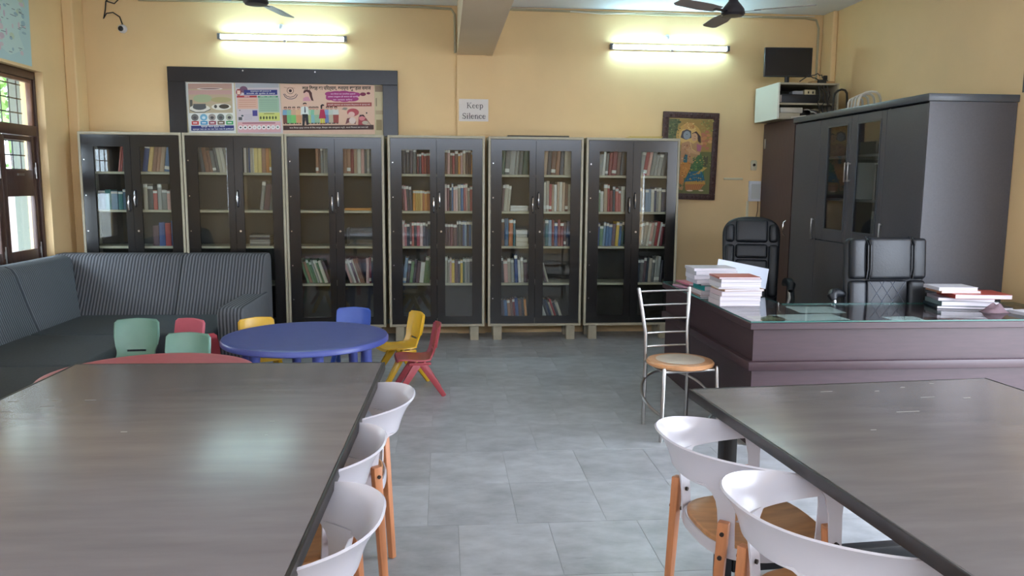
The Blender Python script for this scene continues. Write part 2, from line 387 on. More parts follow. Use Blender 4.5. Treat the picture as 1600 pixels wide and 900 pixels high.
# ------------------------------------------------------------------ flat print helper
def text_mesh(body, bold=0.0):
    c = bpy.data.curves.new('t', 'FONT'); c.body = body; c.resolution_u = 2; c.offset = bold
    o = bpy.data.objects.new('t', c); C.objects.link(o)
    dg = bpy.context.evaluated_depsgraph_get(); me = o.evaluated_get(dg).to_mesh()
    vs = [tuple(v.co) for v in me.vertices]; fs = [tuple(p.vertices) for p in me.polygons]
    o.evaluated_get(dg).to_mesh_clear(); bpy.data.objects.remove(o); bpy.data.curves.remove(c)
    return vs, fs
class Print:
    """flat printed shapes on a sheet: map(u,v) gives the point on the sheet, n its outward normal"""
    def __init__(s, fmap, n): s.fm = fmap; s.n = Vector(n); s.mb = MB(); s.mats = []; s.k = 0
    def mi(s, col):
        m = mat('ink_%d_%d_%d' % col, col, .55)
        if m not in s.mats: s.mats.append(m)
        return s.mats.index(m)
    def poly(s, pts, col):
        s.k += 1; d = s.n * (.0004 + .00006 * s.k)
        s.mb.add([Vector(s.fm(*p)) + d for p in pts], [list(range(len(pts)))], s.mi(col)); return s
    def rect(s, u0, v0, u1, v1, col): return s.poly([(u0, v0), (u1, v0), (u1, v1), (u0, v1)], col)
    def ell(s, u, v, a, b, col, n=18): return s.poly([(u + a * math.cos(2 * PI * i / n), v + b * math.sin(2 * PI * i / n)) for i in range(n)], col)
    def line(s, pts, wd, col):
        for (a, b) in zip(pts, pts[1:]):
            dx, dy = b[0] - a[0], b[1] - a[1]; L = math.hypot(dx, dy) or 1; ox, oy = -dy / L * wd / 2, dx / L * wd / 2
            s.poly([(a[0] + ox, a[1] + oy), (b[0] + ox, b[1] + oy), (b[0] - ox, b[1] - oy), (a[0] - ox, a[1] - oy)], col)
        return s
    def text(s, body, u0, v0, u1, v1, col, bold=.012):
        """fit the text into the box (v downwards)"""
        vs, fs = text_mesh(body, bold)
        xs = [p[0] for p in vs]; yy = [p[1] for p in vs]; x0, x1, y0, y1 = min(xs), max(xs), min(yy), max(yy)
        s.k += 1; d = s.n * (.0004 + .00006 * s.k)
        s.mb.add([Vector(s.fm(u0 + (p[0] - x0) / (x1 - x0) * (u1 - u0), v1 - (p[1] - y0) / (y1 - y0) * (v1 - v0))) + d for p in vs], fs, s.mi(col)); return s
    def build(s, parent):
        o = part('print', s.mb, s.mats, parent, smooth=0)
        # all print faces look outwards
        me = o.data; bm = bmesh.new(); bm.from_mesh(me)
        for f in bm.faces:
            if f.normal.dot(s.n) < 0: f.normal_flip()
        bm.to_mesh(me); bm.free(); return o

# ------------------------------------------------------------------ bookcases
BX = [-3.3641, -2.4287, -1.4953, -.5315, .4314, 1.3883]
BW, BD0, BD1, BT, BB = .928, 7.81, 8.178, 1.9957, .142
SHZ = [1.632, 1.276, .933, .568, .168]
CASE_LABEL = ['tall black glazed bookcase in the corner by the wooden door', 'tall black glazed bookcase behind the sofa, second from the wooden door',
              'tall black glazed bookcase behind the blue round table, third from the wooden door', 'tall black glazed bookcase with tightly filled shelves, fourth from the wooden door',
              'tall black glazed bookcase with a dark board on top, fifth from the door', 'tall black glazed bookcase beside the framed painting, yellow file on top']
for i, x0 in enumerate(BX):
    x1 = x0 + BW
    B = thing('bookcase', CASE_LABEL[i], 'bookcase', ((x0 + x1) / 2, (BD0 + BD1) / 2, 0), group='glazed bookcases along the back wall')
    part('side_panel', box(x0, x0 + .022, BD0, BD1, BB, BT), CREAM, B, bevel=.002, seg=1)
    part('side_panel', box(x1 - .022, x1, BD0, BD1, BB, BT), CREAM, B, bevel=.002, seg=1)
    part('top_panel', box(x0 + .022, x1 - .022, BD0, BD1, BT - .024, BT), CREAM, B, bevel=.002, seg=1)
    part('bottom_panel', box(x0 + .022, x1 - .022, BD0, BD1, BB, BB + .024), CREAM, B, bevel=.002, seg=1)
    part('back_panel', box(x0 + .022, x1 - .022, BD1 - .01, BD1, BB + .024, BT - .024), CABIN, B, smooth=0)
    for z in SHZ[:4]:
        part('shelf', box(x0 + .022, x1 - .022, BD0 + .045, BD1 - .012, z - .022, z), CREAM, B, bevel=.001, seg=1)
    for lx in (x0 + .055, x1 - .14):
        for ly in (BD0 + .02, BD1 - .10):
            part('leg', box(lx, lx + .085, ly, ly + .08, 0, BB), CREAM, B, bevel=.003, seg=1)
    dz0, dz1, gz0, gz1 = BB + .027, BT - .027, .243, 1.862
    xm = (x0 + x1) / 2
    for side, (a, b, ga, gb) in enumerate(((x0 + .025, xm - .0015, x0 + .131, x0 + .40), (xm + .0015, x1 - .025, x0 + .543, x0 + .808))):
        dr = part('door', MB().box(a, ga, BD0 + .002, BD0 + .022, dz0, dz1).box(gb, b, BD0 + .002, BD0 + .022, dz0, dz1)
                  .box(ga, gb, BD0 + .002, BD0 + .022, gz1, dz1).box(ga, gb, BD0 + .002, BD0 + .022, dz0, gz0), BLACKW, B, smooth=0)
        part('glass_pane', box(ga - .001, gb + .001, BD0 + .010, BD0 + .014, gz0 - .001, gz1 + .001), GLASS, dr, smooth=0)
        hx, hz = (xm - .03, 1.265) if side == 0 else (xm + .027, 1.308)
        if not (i == 1 and side == 0):
            part('handle', MB().tube([(hx, BD0 + .004, hz), (hx, BD0 - .018, hz + .012), (hx, BD0 - .026, hz + .045), (hx, BD0 - .028, hz + .077), (hx, BD0 - .026, hz + .108), (hx, BD0 - .018, hz + .142), (hx, BD0 + .004, hz + .155)],
                                     [.006, .006, .0075, .0085, .0075, .006, .006], 8), CHROME, dr)
        if side: part('lock', MB().tube([(hx + .015, BD0 + .004, 1.08), (hx + .015, BD0 - .006, 1.08)], .010, 10), CHROME, dr)
        else:
            for k in range(5): part('screw', MB().tube([(a + .022, BD0 + .003, .42 + k * .33), (a + .022, BD0 - .002, .42 + k * .33)], .006, 8), CHROME, dr)
single('board', MB().box(.62, 1.22, 7.84, 8.1, BT, BT + .014), mat('dark_hardboard', (40, 32, 30), .5), 'thin dark board lying on top of the fifth bookcase', 'board', bevel=.002)
single('file_folder', MB().box(1.80, 2.14, 7.86, 8.08, BT, BT + .012).box(1.83, 2.15, 7.85, 8.07, BT + .012, BT + .02), mat('buff_yellow_card', (214, 186, 110), .6), 'yellow card file lying on the bookcase beside the painting', 'file', bevel=.001)

# ------------------------------------------------------------------ books
PAL = {'red': [(150, 48, 48), (176, 92, 84), (120, 40, 44), (196, 150, 140)], 'blue': [(48, 70, 120), (70, 100, 140), (40, 52, 84), (120, 140, 160)],
       'pale': [(196, 188, 172), (178, 168, 150), (206, 200, 192), (160, 148, 132)], 'brown': [(132, 92, 70), (150, 108, 84), (104, 70, 56), (168, 140, 116)],
       'dark': [(52, 48, 56), (70, 60, 70), (44, 52, 66), (96, 70, 76)], 'teal': [(50, 112, 112), (40, 90, 96), (190, 184, 170), (44, 80, 110)],
       'orange': [(196, 128, 52), (206, 140, 70), (180, 104, 56), (190, 120, 60)], 'pink': [(190, 120, 124), (168, 84, 92), (204, 170, 166), (110, 60, 70)],
       'green': [(84, 112, 80), (110, 134, 96), (60, 84, 70), (150, 160, 120)], 'grey': [(128, 126, 122), (104, 102, 100), (150, 148, 142), (84, 84, 84)],
       'yellow': [(206, 170, 70), (196, 160, 96), (180, 140, 60), (214, 190, 120)]}
NAMES = {'red': 'red', 'blue': 'blue', 'pale': 'cream', 'brown': 'brown', 'dark': 'dark', 'teal': 'teal', 'orange': 'orange', 'pink': 'pink', 'green': 'green', 'grey': 'grey', 'yellow': 'yellow'}
bk_cache = {}
def book_mesh(col, sticker):
    k = (col, sticker)
    if k not in bk_cache:
        m = MB()
        m.box(0, .12, .02, 1, 0, 1).box(.88, 1, .02, 1, 0, 1)          # boards
        m.prism([(0, .02), (.12, -.005), (.5, -.015), (.88, -.005), (1, .02), (1, .05), (0, .05)], 0, 1)   # rounded spine
        m.box(.12, .88, .05, .97, .015, .97, 1)                          # pages
        if sticker: m.prism([(-.01, .019), (.12, -.02), (.5, -.03), (.88, -.02), (1.01, .019)], sticker[0], sticker[1], mi=2)
        bk_cache[k] = m.mesh('book', [mat('cover_%d_%d_%d' % col, col, .45), PAGES, STICK], smooth=0)
    return bk_cache[k]
SHW = ['top shelf', 'second shelf', 'third shelf', 'fourth shelf', 'bottom shelf']
CASEW = ['corner bookcase by door', 'second bookcase from door', 'third bookcase from door', 'fourth bookcase from door', 'fifth bookcase from door', 'bookcase beside painting']
rb = random.Random(11)
def place_book(col, sticker, loc, scale, ry, label, group, rz=0, rx=0):
    o = bpy.data.objects.new('book', book_mesh(col, sticker)); C.objects.link(o)
    o.location = loc; o.scale = scale; o.rotation_euler = (rx, ry, rz)
    return props(o, label, 'book', group)
def shelf_run(case, side, shelf, runs):
    x0 = BX[case] + (.131 if side == 'L' else .543); wd = .268; z = SHZ[shelf] + .0005; n = 0
    post = 'side panel' if side == 'L' else 'middle post'
    grp = 'books on the %s of the %s, %s half' % (SHW[shelf], CASEW[case], 'hinged left' if side == 'L' else 'handle')
    for r in runs:
        if r[0] == 's':
            _, cnt, f0, f1, h0, h1, lean, pals, st = r
            a = math.radians(abs(lean)); hm = (h0 + h1) / 2
            xa = x0 + wd * f0 - .005; xb = x0 + wd * f1 + .005
            if lean > 0: xa += hm * math.sin(a) * .6
            if lean < 0: xb -= hm * math.sin(a) * .6
            ws = [rb.uniform(.7, 1.35) for _ in range(cnt)]; tot = sum(ws); x = xa
            for k in range(cnt):
                pit = (xb - xa) * ws[k] / tot; t = pit * math.cos(a) - .0012; h = rb.uniform(h0, h1)
                pn = rb.choice(pals); col = rb.choice(PAL[pn]); sk = (.86, .97) if rb.random() < st else ((.08, .2) if rb.random() < .25 else None)
                lab = '%s %sbook, %s from %s, %s, %s' % (NAMES[pn], 'leaning ' if lean else '', ORD[min(n, 15)], post, SHW[shelf], CASEW[case])
                zz = z + (t * math.sin(a) if lean < 0 else 0)
                place_book(col, sk, (x, BD0 + .062 + rb.uniform(0, .012), zz), (t, rb.uniform(.14, .18), h), -a if lean > 0 else a, lab, grp)
                x += pit; n += 1
        else:
            _, cnt, f0, f1, th, pals = r; zz = z; xa = x0 + wd * f0; L = wd * (f1 - f0)
            for k in range(cnt):
                t = th * rb.uniform(.8, 1.2); pn = rb.choice(pals); col = rb.choice(PAL[pn]); l2 = L * rb.uniform(.9, 1.0)
                lab = '%s book lying flat, %s up in pile, %s, %s' % (NAMES[pn], ORD[k], SHW[shelf], CASEW[case])
                # lying on its side: thickness upwards, spine to the front
                o = place_book(col, None, (xa + l2, BD0 + .065, zz), (t, .16, l2), -PI / 2, lab, grp)
                zz += t + .0006; n += 1
R = shelf_run
R(0, 'L', 0, [('s', 3, .72, 1, .24, .28, -8, ['red', 'dark'], 0)]); R(0, 'L', 1, [('s', 5, 0, 1, .17, .23, 0, ['blue', 'dark', 'teal'], .5)])
R(0, 'R', 0, [('s', 6, 0, 1, .25, .28, -8, ['blue', 'brown', 'pale', 'yellow'], .2)]); R(0, 'R', 1, [('s', 7, 0, 1, .18, .25, 0, ['red', 'pale', 'red', 'grey'], .9)])
R(0, 'R', 2, [('s', 4, .25, 1, .19, .24, 0, ['dark', 'blue', 'red'], .3)])
R(1, 'L', 0, [('s', 8, 0, 1, .2, .27, 9, ['pale', 'grey', 'brown'], .1)]); R(1, 'R', 0, [('s', 5, 0, .34, .27, .29, 0, ['blue', 'grey', 'pale'], .1), ('s', 5, .36, 1, .26, .29, 0, ['yellow', 'orange', 'brown', 'pale'], 0)])
R(1, 'R', 1, [('s', 3, .5, 1, .24, .28, -7, ['dark', 'grey'], .3)]); R(1, 'R', 2, [('h', 5, .1, .85, .022, ['dark', 'pale', 'grey'])])
R(2, 'L', 0, [('s', 5, .56, 1, .24, .27, 0, ['red', 'brown', 'grey'], .2)]); R(2, 'R', 0, [('s', 9, 0, 1, .23, .3, 0, ['red', 'brown', 'pale', 'grey'], .2)])
R(2, 'R', 1, [('h', 1, 0, 1, .022, ['orange'])]); R(2, 'L', 3, [('s', 9, 0, 1, .2, .26, 18, ['brown', 'grey', 'dark', 'green', 'pale'], .6)])
R(2, 'R', 3, [('s', 7, 0, .66, .21, .26, 18, ['brown', 'red', 'pale', 'dark'], .6), ('s', 3, .74, 1, .2, .27, 0, ['red', 'pink', 'dark'], .6)])
R(3, 'L', 0, [('s', 4, 0, .5, .24, .26, 0, ['dark', 'grey'], .9), ('s', 6, .56, 1, .19, .21, 0, ['red', 'red', 'dark'], .9)]); R(3, 'R', 0, [('s', 11, 0, 1, .2, .25, 0, ['brown', 'orange', 'red', 'brown'], .9)])
R(3, 'L', 1, [('s', 4, 0, .36, .22, .25, 4, ['pink', 'dark', 'pale'], .8), ('s', 8, .4, 1, .19, .2, 0, ['orange', 'yellow', 'orange'], 1)]); R(3, 'R', 1, [('s', 12, 0, 1, .22, .28, 0, ['pink', 'blue', 'red', 'pale', 'dark'], .95)])
R(3, 'L', 2, [('s', 11, 0, 1, .21, .25, 0, ['dark', 'pink', 'red', 'dark'], .95)]); R(3, 'R', 2, [('s', 4, 0, .42, .21, .22, 0, ['grey', 'pink', 'dark'], 1), ('s', 8, .44, 1, .24, .25, 0, ['dark', 'dark', 'grey', 'blue'], 1)])
R(3, 'L', 3, [('s', 8, 0, 1, .2, .26, -6, ['dark', 'green', 'blue', 'red', 'pale'], .5)]); R(3, 'R', 3, [('s', 11, 0, 1, .22, .26, 0, ['dark', 'yellow', 'red', 'grey', 'green', 'pale'], .8)])
R(4, 'L', 0, [('s', 6, 0, 1, .27, .29, -4, ['grey', 'green', 'grey'], .2)]); R(4, 'R', 0, [('s', 5, 0, .76, .26, .28, -4, ['brown', 'dark', 'grey'], 0), ('s', 1, .8, 1, .28, .29, 0, ['pale'], 0)])
R(4, 'L', 1, [('s', 3, 0, .34, .24, .27, -5, ['brown', 'pale', 'dark'], .5), ('h', 2, .34, 1, .03, ['pale', 'blue'])]); R(4, 'R', 1, [('s', 2, 0, .22, .28, .3, 0, ['dark', 'pale'], .5), ('s', 8, .24, 1, .26, .29, 0, ['pale', 'pale', 'red', 'brown'], .2)])
R(4, 'L', 2, [('s', 4, 0, .52, .24, .28, 0, ['teal', 'orange', 'brown'], .6), ('h', 4, .56, 1, .036, ['pale'])]); R(4, 'R', 2, [('s', 9, 0, 1, .23, .27, 0, ['blue', 'teal', 'pale', 'red', 'dark'], .5)])
R(4, 'L', 3, [('s', 8, 0, 1, .22, .28, 3, ['pale', 'dark', 'red', 'blue', 'grey'], .7)]); R(4, 'R', 3, [('s', 2, 0, .25, .2, .24, 16, ['pale', 'dark'], .3)])
R(4, 'L', 4, [('s', 9, 0, 1, .22, .25, 5, ['dark', 'red', 'blue', 'orange', 'brown'], .1)]); R(4, 'R', 4, [('s', 7, 0, .85, .2, .25, 20, ['blue', 'red', 'pale', 'dark'], .1)])
R(5, 'L', 0, [('s', 7, 0, 1, .2, .27, -4, ['pale', 'grey', 'red', 'brown'], .3)]); R(5, 'R', 0, [('s', 7, 0, 1, .2, .28, -9, ['grey', 'pale', 'red', 'brown'], .6)])
R(5, 'L', 1, [('s', 9, 0, 1, .2, .28, 0, ['red', 'grey', 'green', 'brown', 'dark', 'pale'], .8)]); R(5, 'R', 1, [('s', 9, 0, 1, .22, .25, 0, ['blue', 'green', 'pale', 'grey'], .7)])
R(5, 'L', 2, [('s', 9, 0, 1, .2, .25, -3, ['blue', 'green', 'yellow', 'dark', 'pink'], .8)]); R(5, 'R', 2, [('s', 9, 0, 1, .22, .26, -8, ['brown', 'red', 'brown', 'pale'], .9)])
R(5, 'R', 3, [('s', 9, 0, 1, .22, .26, -4, ['grey', 'dark', 'grey', 'pale'], .3)])
m = MB().box(-.94, -.68, 7.90, 8.12, SHZ[2] + .001, SHZ[2] + .006)
for (a, b, c, d) in ((-.94, -.937, 7.90, 8.12), (-.683, -.68, 7.90, 8.12), (-.937, -.683, 7.90, 7.903), (-.937, -.683, 8.117, 8.12)): m.box(a, b, c, d, SHZ[2] + .006, SHZ[2] + .17)
single('plastic_box', m, glass_mat('cloudy_plastic', (.8, .8, .78), .3), 'empty clear plastic box on the third shelf of the third bookcase', 'box', smooth=0)

# ------------------------------------------------------------------ notice board with posters
NB = thing('notice_board', 'large black framed notice board above the bookcases', 'notice board', (-1.55, 8.215, 2.0))
YN = 8.20
m = MB().box(-2.655, -.45, YN - .02, YB, 2.503, 2.643).box(-2.655, -2.492, YN - .02, YB, 2.0, 2.503).box(-.597, -.45, YN - .02, YB, 2.0, 2.503)
part('frame', m, mat('black_board_frame', (36, 34, 38), .3, noise=(30, .08)), NB, bevel=.003, seg=1)
part('backing', box(-2.492, -.597, YN + .005, YB, 2.0, 2.503), mat('beige_backing', (200, 186, 150), .7, noise=(8, .06)), NB, smooth=0)
for sx in (-1.94, -1.25): part('screw', MB().tube([(sx, YN - .018, 2.615), (sx, YN - .024, 2.615)], .008, 8), CHROME, NB)
def board_map(px0, py0, sc):
    def f(u, v):
        px = px0 + u / sc; py = py0 + v / sc
        return (-2.49 + (px - 290) * .006146, YN + .004, 2.502 - (py - (128 + (px - 290) * .0205)) * .00612)
    return f
def sheet(name, corners, col, label, cat, n, loc, thick=.0006):
    nn = Vector(n)
    mb = MB().add([Vector(p) for p in corners] + [Vector(p) - nn * thick for p in corners], [(0, 1, 2, 3), (7, 6, 5, 4), (0, 4, 5, 1), (1, 5, 6, 2), (2, 6, 7, 3), (3, 7, 4, 0)])
    return single(name, mb, mat('sheet_%d_%d_%d' % col, col, .6), label, cat, loc=loc, smooth=0)
N_ = (0, -1, 0)
f1 = board_map(280, 120, 9.475)
P1 = sheet('poster', [f1(85, 80), f1(795, 90), f1(800, 850), f1(110, 850)], (226, 226, 222), 'poster of two water tanks over round icons and a blue strip', 'poster', N_, (-2.27, YN, 2.26))
p = Print(f1, N_)
p.rect(125, 100, 765, 535, (190, 168, 140)).rect(125, 100, 765, 180, (186, 150, 136)).ell(440, 178, 190, 16, (226, 214, 210)).ell(440, 177, 150, 8, (110, 76, 70))
p.rect(125, 200, 765, 262, (196, 156, 150)).ell(330, 320, 140, 60, (168, 178, 140)).ell(600, 340, 150, 40, (176, 164, 118)).rect(125, 400, 765, 535, (186, 170, 140))
p.rect(140, 340, 180, 440, (90, 86, 80)).ell(285, 470, 150, 60, (222, 218, 208)).ell(280, 445, 100, 45, (84, 86, 88)).rect(190, 400, 372, 470, (84, 86, 88)).ell(600, 445, 145, 48, (226, 222, 212)).ell(640, 440, 75, 34, (66, 58, 48)).ell(515, 440, 22, 26, (70, 66, 60))
p.line([(140, 490), (220, 525), (350, 522), (440, 480)], 10, (60, 56, 52))
for k, (u, c, c2) in enumerate(((205, (110, 106, 104), (196, 62, 62)), (335, (120, 176, 206), (72, 150, 196)), (458, (160, 150, 144), (150, 66, 84)), (585, (110, 116, 112), (110, 90, 70)), (712, (178, 180, 160), (66, 158, 96)))):
    p.ell(u, 600, 54, 52, c).ell(u, 605, 26, 22, (78, 74, 76) if k != 1 else (206, 226, 236)).rect(u - 50, 655, u + 55, 710, c2).rect(u - 30, 674, u + 32, 690, (236, 228, 226))
p.rect(145, 722, 775, 798, (48, 52, 118))
p.text('स्वच्छ भारत सुन्दर भारत', 290, 728, 640, 756, (236, 236, 240)).text('स्वच्छ जल हर घर नल गाव गाव में हरियाली', 165, 762, 765, 792, (236, 236, 240))
p.build(P1)
P2 = sheet('poster', [f1(810, 90), f1(1462, 100), f1(1500, 850), f1(825, 850)], (208, 196, 200), 'poster with red and green columns under a blue heading', 'poster', N_, (-1.82, YN, 2.26))
p = Print(f1, N_)
p.rect(820, 100, 1455, 165, (176, 178, 184)).ell(935, 190, 60, 50, (120, 84, 110)).rect(940, 196, 1432, 270, (50, 54, 124)).ell(862, 230, 40, 48, (150, 50, 50)).rect(838, 205, 886, 262, (232, 206, 190))
p.text('कार्यक्रम की सफलता में', 1035, 204, 1340, 230, (240, 240, 240)).text('नागरिक की भूमिका है महत्व', 975, 238, 1400, 264, (240, 240, 240))
p.rect(832, 280, 1128, 310, (176, 60, 64)).rect(1140, 285, 1440, 312, (86, 150, 110)).rect(838, 314, 1138, 478, (222, 178, 158)).rect(1148, 316, 1455, 530, (160, 190, 164))
p.text('लाभ', 940, 287, 1020, 305, (240, 220, 220)).text('नियम और शर्त', 1170, 290, 1410, 308, (230, 240, 230))
for k in range(4): p.rect(860, 345 + 32 * k, 1110, 350 + 32 * k, (186, 120, 104))
for k in range(6): p.rect(1165, 345 + 30 * k, 1430, 351 + 30 * k, (128, 150, 136))
p.rect(838, 485, 1140, 660, (206, 192, 200)).rect(1056, 500, 1128, 585, (70, 66, 140)).rect(846, 600, 900, 645, (80, 80, 84)).ell(905, 580, 18, 14, (70, 80, 90)).ell(870, 500, 8, 8, (60, 50, 50))
for k in range(4): p.line([(930, 570 + 22 * k), (1050, 560 + 22 * k)], 4, (160, 150, 170))
p.rect(1148, 535, 1460, 660, (206, 208, 120))
for k in range(6): p.ell(1175 + 45 * k, 612, 13, 24, (70, 80, 40))
p.rect(1225, 548, 1380, 558, (110, 120, 60)).rect(835, 675, 1470, 830, (222, 170, 176)).rect(900, 684, 1390, 698, (150, 80, 100))
for k in range(9):
    p.ell(872 + 69 * k, 755, 32, 32, (238, 232, 232)); p.ell(872 + 69 * k, 755, 14, 13, ((90, 84, 88), (80, 76, 70), (130, 50, 50), (220, 200, 200), (170, 160, 164), (60, 56, 60), (86, 60, 80), (210, 190, 196), (110, 130, 120))[k])
p.build(P2)
f3 = board_map(430, 120, 8.421)
P3 = sheet('poster', [f3(48, 95), f3(1300, 118), f3(1300, 775), f3(70, 765)], (226, 190, 168), 'wide pink poster with a row of drawn people and black heading', 'poster', N_, (-1.13, YN, 2.26))
p = Print(f3, N_)
p.text('बाल िववाह का पिरत्याग, बनाएगा खुशहाल समाज', 340, 118, 1255, 196, (30, 20, 22), .03)
for a, b, c in ((64, 56, (70, 50, 50)), (58, 50, (226, 190, 168)), (46, 44, (80, 50, 50)), (40, 38, (226, 190, 168)), (20, 20, (60, 36, 40))): p.ell(182, 188, a if c != (70, 50, 50) else 46, b if c != (70, 50, 50) else 46, c) if a < 60 else None
p.line([(92, 230), (110, 268), (150, 294), (200, 298), (250, 280), (276, 238)], 9, (80, 70, 90)).line([(105, 228), (130, 258), (180, 275), (230, 260), (260, 228)], 8, (90, 70, 80)).line([(98, 140), (140, 152), (182, 146), (245, 156)], 4, (140, 90, 84))
p.ell(405, 225, 50, 48, (228, 180, 168)).poly([(352, 215), (362, 185), (400, 174), (440, 182), (465, 215), (472, 270), (488, 325), (458, 318), (440, 268), (425, 215), (395, 200), (365, 222)], (84, 44, 44)).poly([(345, 325), (350, 285), (380, 270), (420, 268), (452, 325)], (214, 150, 170))
for (u, v, a, b) in ((700, 232, 60, 30), (790, 225, 90, 32), (890, 222, 90, 32), (990, 232, 80, 30), (1060, 245, 50, 32), (700, 285, 50, 32), (800, 298, 90, 36), (900, 305, 90, 36), (1000, 300, 90, 34), (860, 265, 210, 50)): p.ell(u, v, a, b, (164, 56, 122))
p.ell(1148, 238, 40, 24, (120, 36, 70)).ell(1220, 226, 25, 16, (120, 36, 70))
p.text('बाल िववाह एक सामािजक बुराई है', 715, 222, 1045, 246, (238, 200, 226)).text('इसका उन्मूलन ही समाज की प्रगित', 680, 258, 1085, 284, (238, 200, 226)).text('का आधार बनेगा', 745, 298, 1005, 320, (238, 200, 226))
p.rect(658, 348, 1262, 400, (158, 78, 74)).text('कानूनी सहायता एवं संरक्षण िवद्यालय से प्राप्त करें', 675, 364, 1240, 390, (236, 206, 200))
crowd = [(110, (130, 170, 200), (120, 70, 60)), (165, (140, 190, 170), (110, 180, 120)), (222, (210, 170, 140), (120, 190, 110)), (285, (220, 180, 140), (206, 150, 110)), (440, (170, 200, 170), (180, 190, 130)), (485, (130, 190, 160), (130, 180, 190)), (530, (200, 190, 160), (150, 180, 150)), (670, (130, 160, 200), (110, 130, 180)), (720, (190, 200, 190), (180, 170, 150)), (780, (206, 206, 200), (150, 70, 66))]
for u, a, b in crowd:
    p.poly([(u - 34, 620), (u - 38, 500), (u + 38, 500), (u + 34, 620)], b).poly([(u - 40, 510), (u - 36, 440), (u + 36, 440), (u + 40, 510)], a).ell(u, 422, 20, 22, (206, 160, 140)).poly([(u - 22, 420), (u - 18, 400), (u + 18, 400), (u + 22, 420), (u, 408)], (60, 44, 42)).rect(u - 30, 618, u - 6, 630, (60, 50, 50)).rect(u + 6, 618, u + 30, 630, (60, 50, 50))
p.poly([(330, 650), (335, 490), (408, 490), (415, 640), (385, 645), (372, 540), (358, 652)], (34, 32, 40)).poly([(312, 520), (318, 410), (350, 396), (385, 396), (414, 412), (420, 520), (402, 500), (330, 500)], (222, 226, 222)).poly([(365, 400), (376, 400), (380, 470), (370, 490), (362, 470)], (44, 48, 70)).ell(370, 374, 22, 25, (222, 170, 146)).poly([(345, 372), (348, 352), (375, 346), (394, 354), (394, 368), (370, 362)], (40, 32, 32))
p.poly([(552, 560), (575, 440), (625, 440), (648, 560)], (176, 40, 78)).rect(575, 558, 598, 625, (206, 196, 70)).rect(606, 558, 628, 625, (206, 196, 70)).rect(568, 622, 600, 636, (120, 40, 50)).rect(604, 622, 640, 634, (120, 40, 50)).ell(606, 400, 22, 26, (226, 180, 158)).poly([(580, 430), (578, 385), (600, 368), (628, 376), (626, 392), (604, 392), (598, 432)], (44, 30, 34))
p.ell(1010, 480, 80, 52, (186, 84, 92)).ell(990, 505, 44, 34, (230, 190, 184)).poly([(860, 440), (890, 412), (940, 420), (920, 450)], (150, 140, 130)).poly([(905, 640), (930, 560), (1000, 545), (1050, 600), (1040, 640), (980, 600)], (120, 66, 70)).ell(1000, 590, 45, 45, (226, 206, 200)).poly([(1075, 655), (1085, 540), (1140, 510), (1180, 560), (1215, 630), (1160, 655)], (160, 66, 74)).ell(1130, 555, 42, 36, (214, 130, 136)).poly([(1090, 545), (1100, 515), (1150, 512), (1175, 545), (1130, 530)], (60, 36, 44)).ell(1170, 620, 40, 26, (190, 180, 160)).line([(1180, 560), (1255, 660)], 6, (90, 80, 80)).ell(1193, 490, 10, 12, (50, 50, 50))
p.rect(75, 650, 1285, 712, (70, 42, 40)).text('बाल िववाह मुक्त समाज के िलए कानून, िशक्षा और जागरूकता जरूरी, आओ िमलकर सब साथ चलें', 160, 668, 1210, 696, (222, 206, 200))
p.build(P3)
for k, (u0, v0, u1, v1, cc) in enumerate(((1310, 125, 1415, 208, (132, 112, 92)), (1318, 290, 1332, 400, (140, 122, 100)), (1312, 455, 1422, 510, (176, 156, 126)), (1320, 580, 1395, 722, (150, 132, 98)))):
    a = f3(u0, v0); b = f3(u1, v1)
    part('tape_strip', box(a[0], b[0], YN + .003, YN + .005, b[2], a[2]), mat('tape_%d' % k, cc, .5), NB, smooth=0)

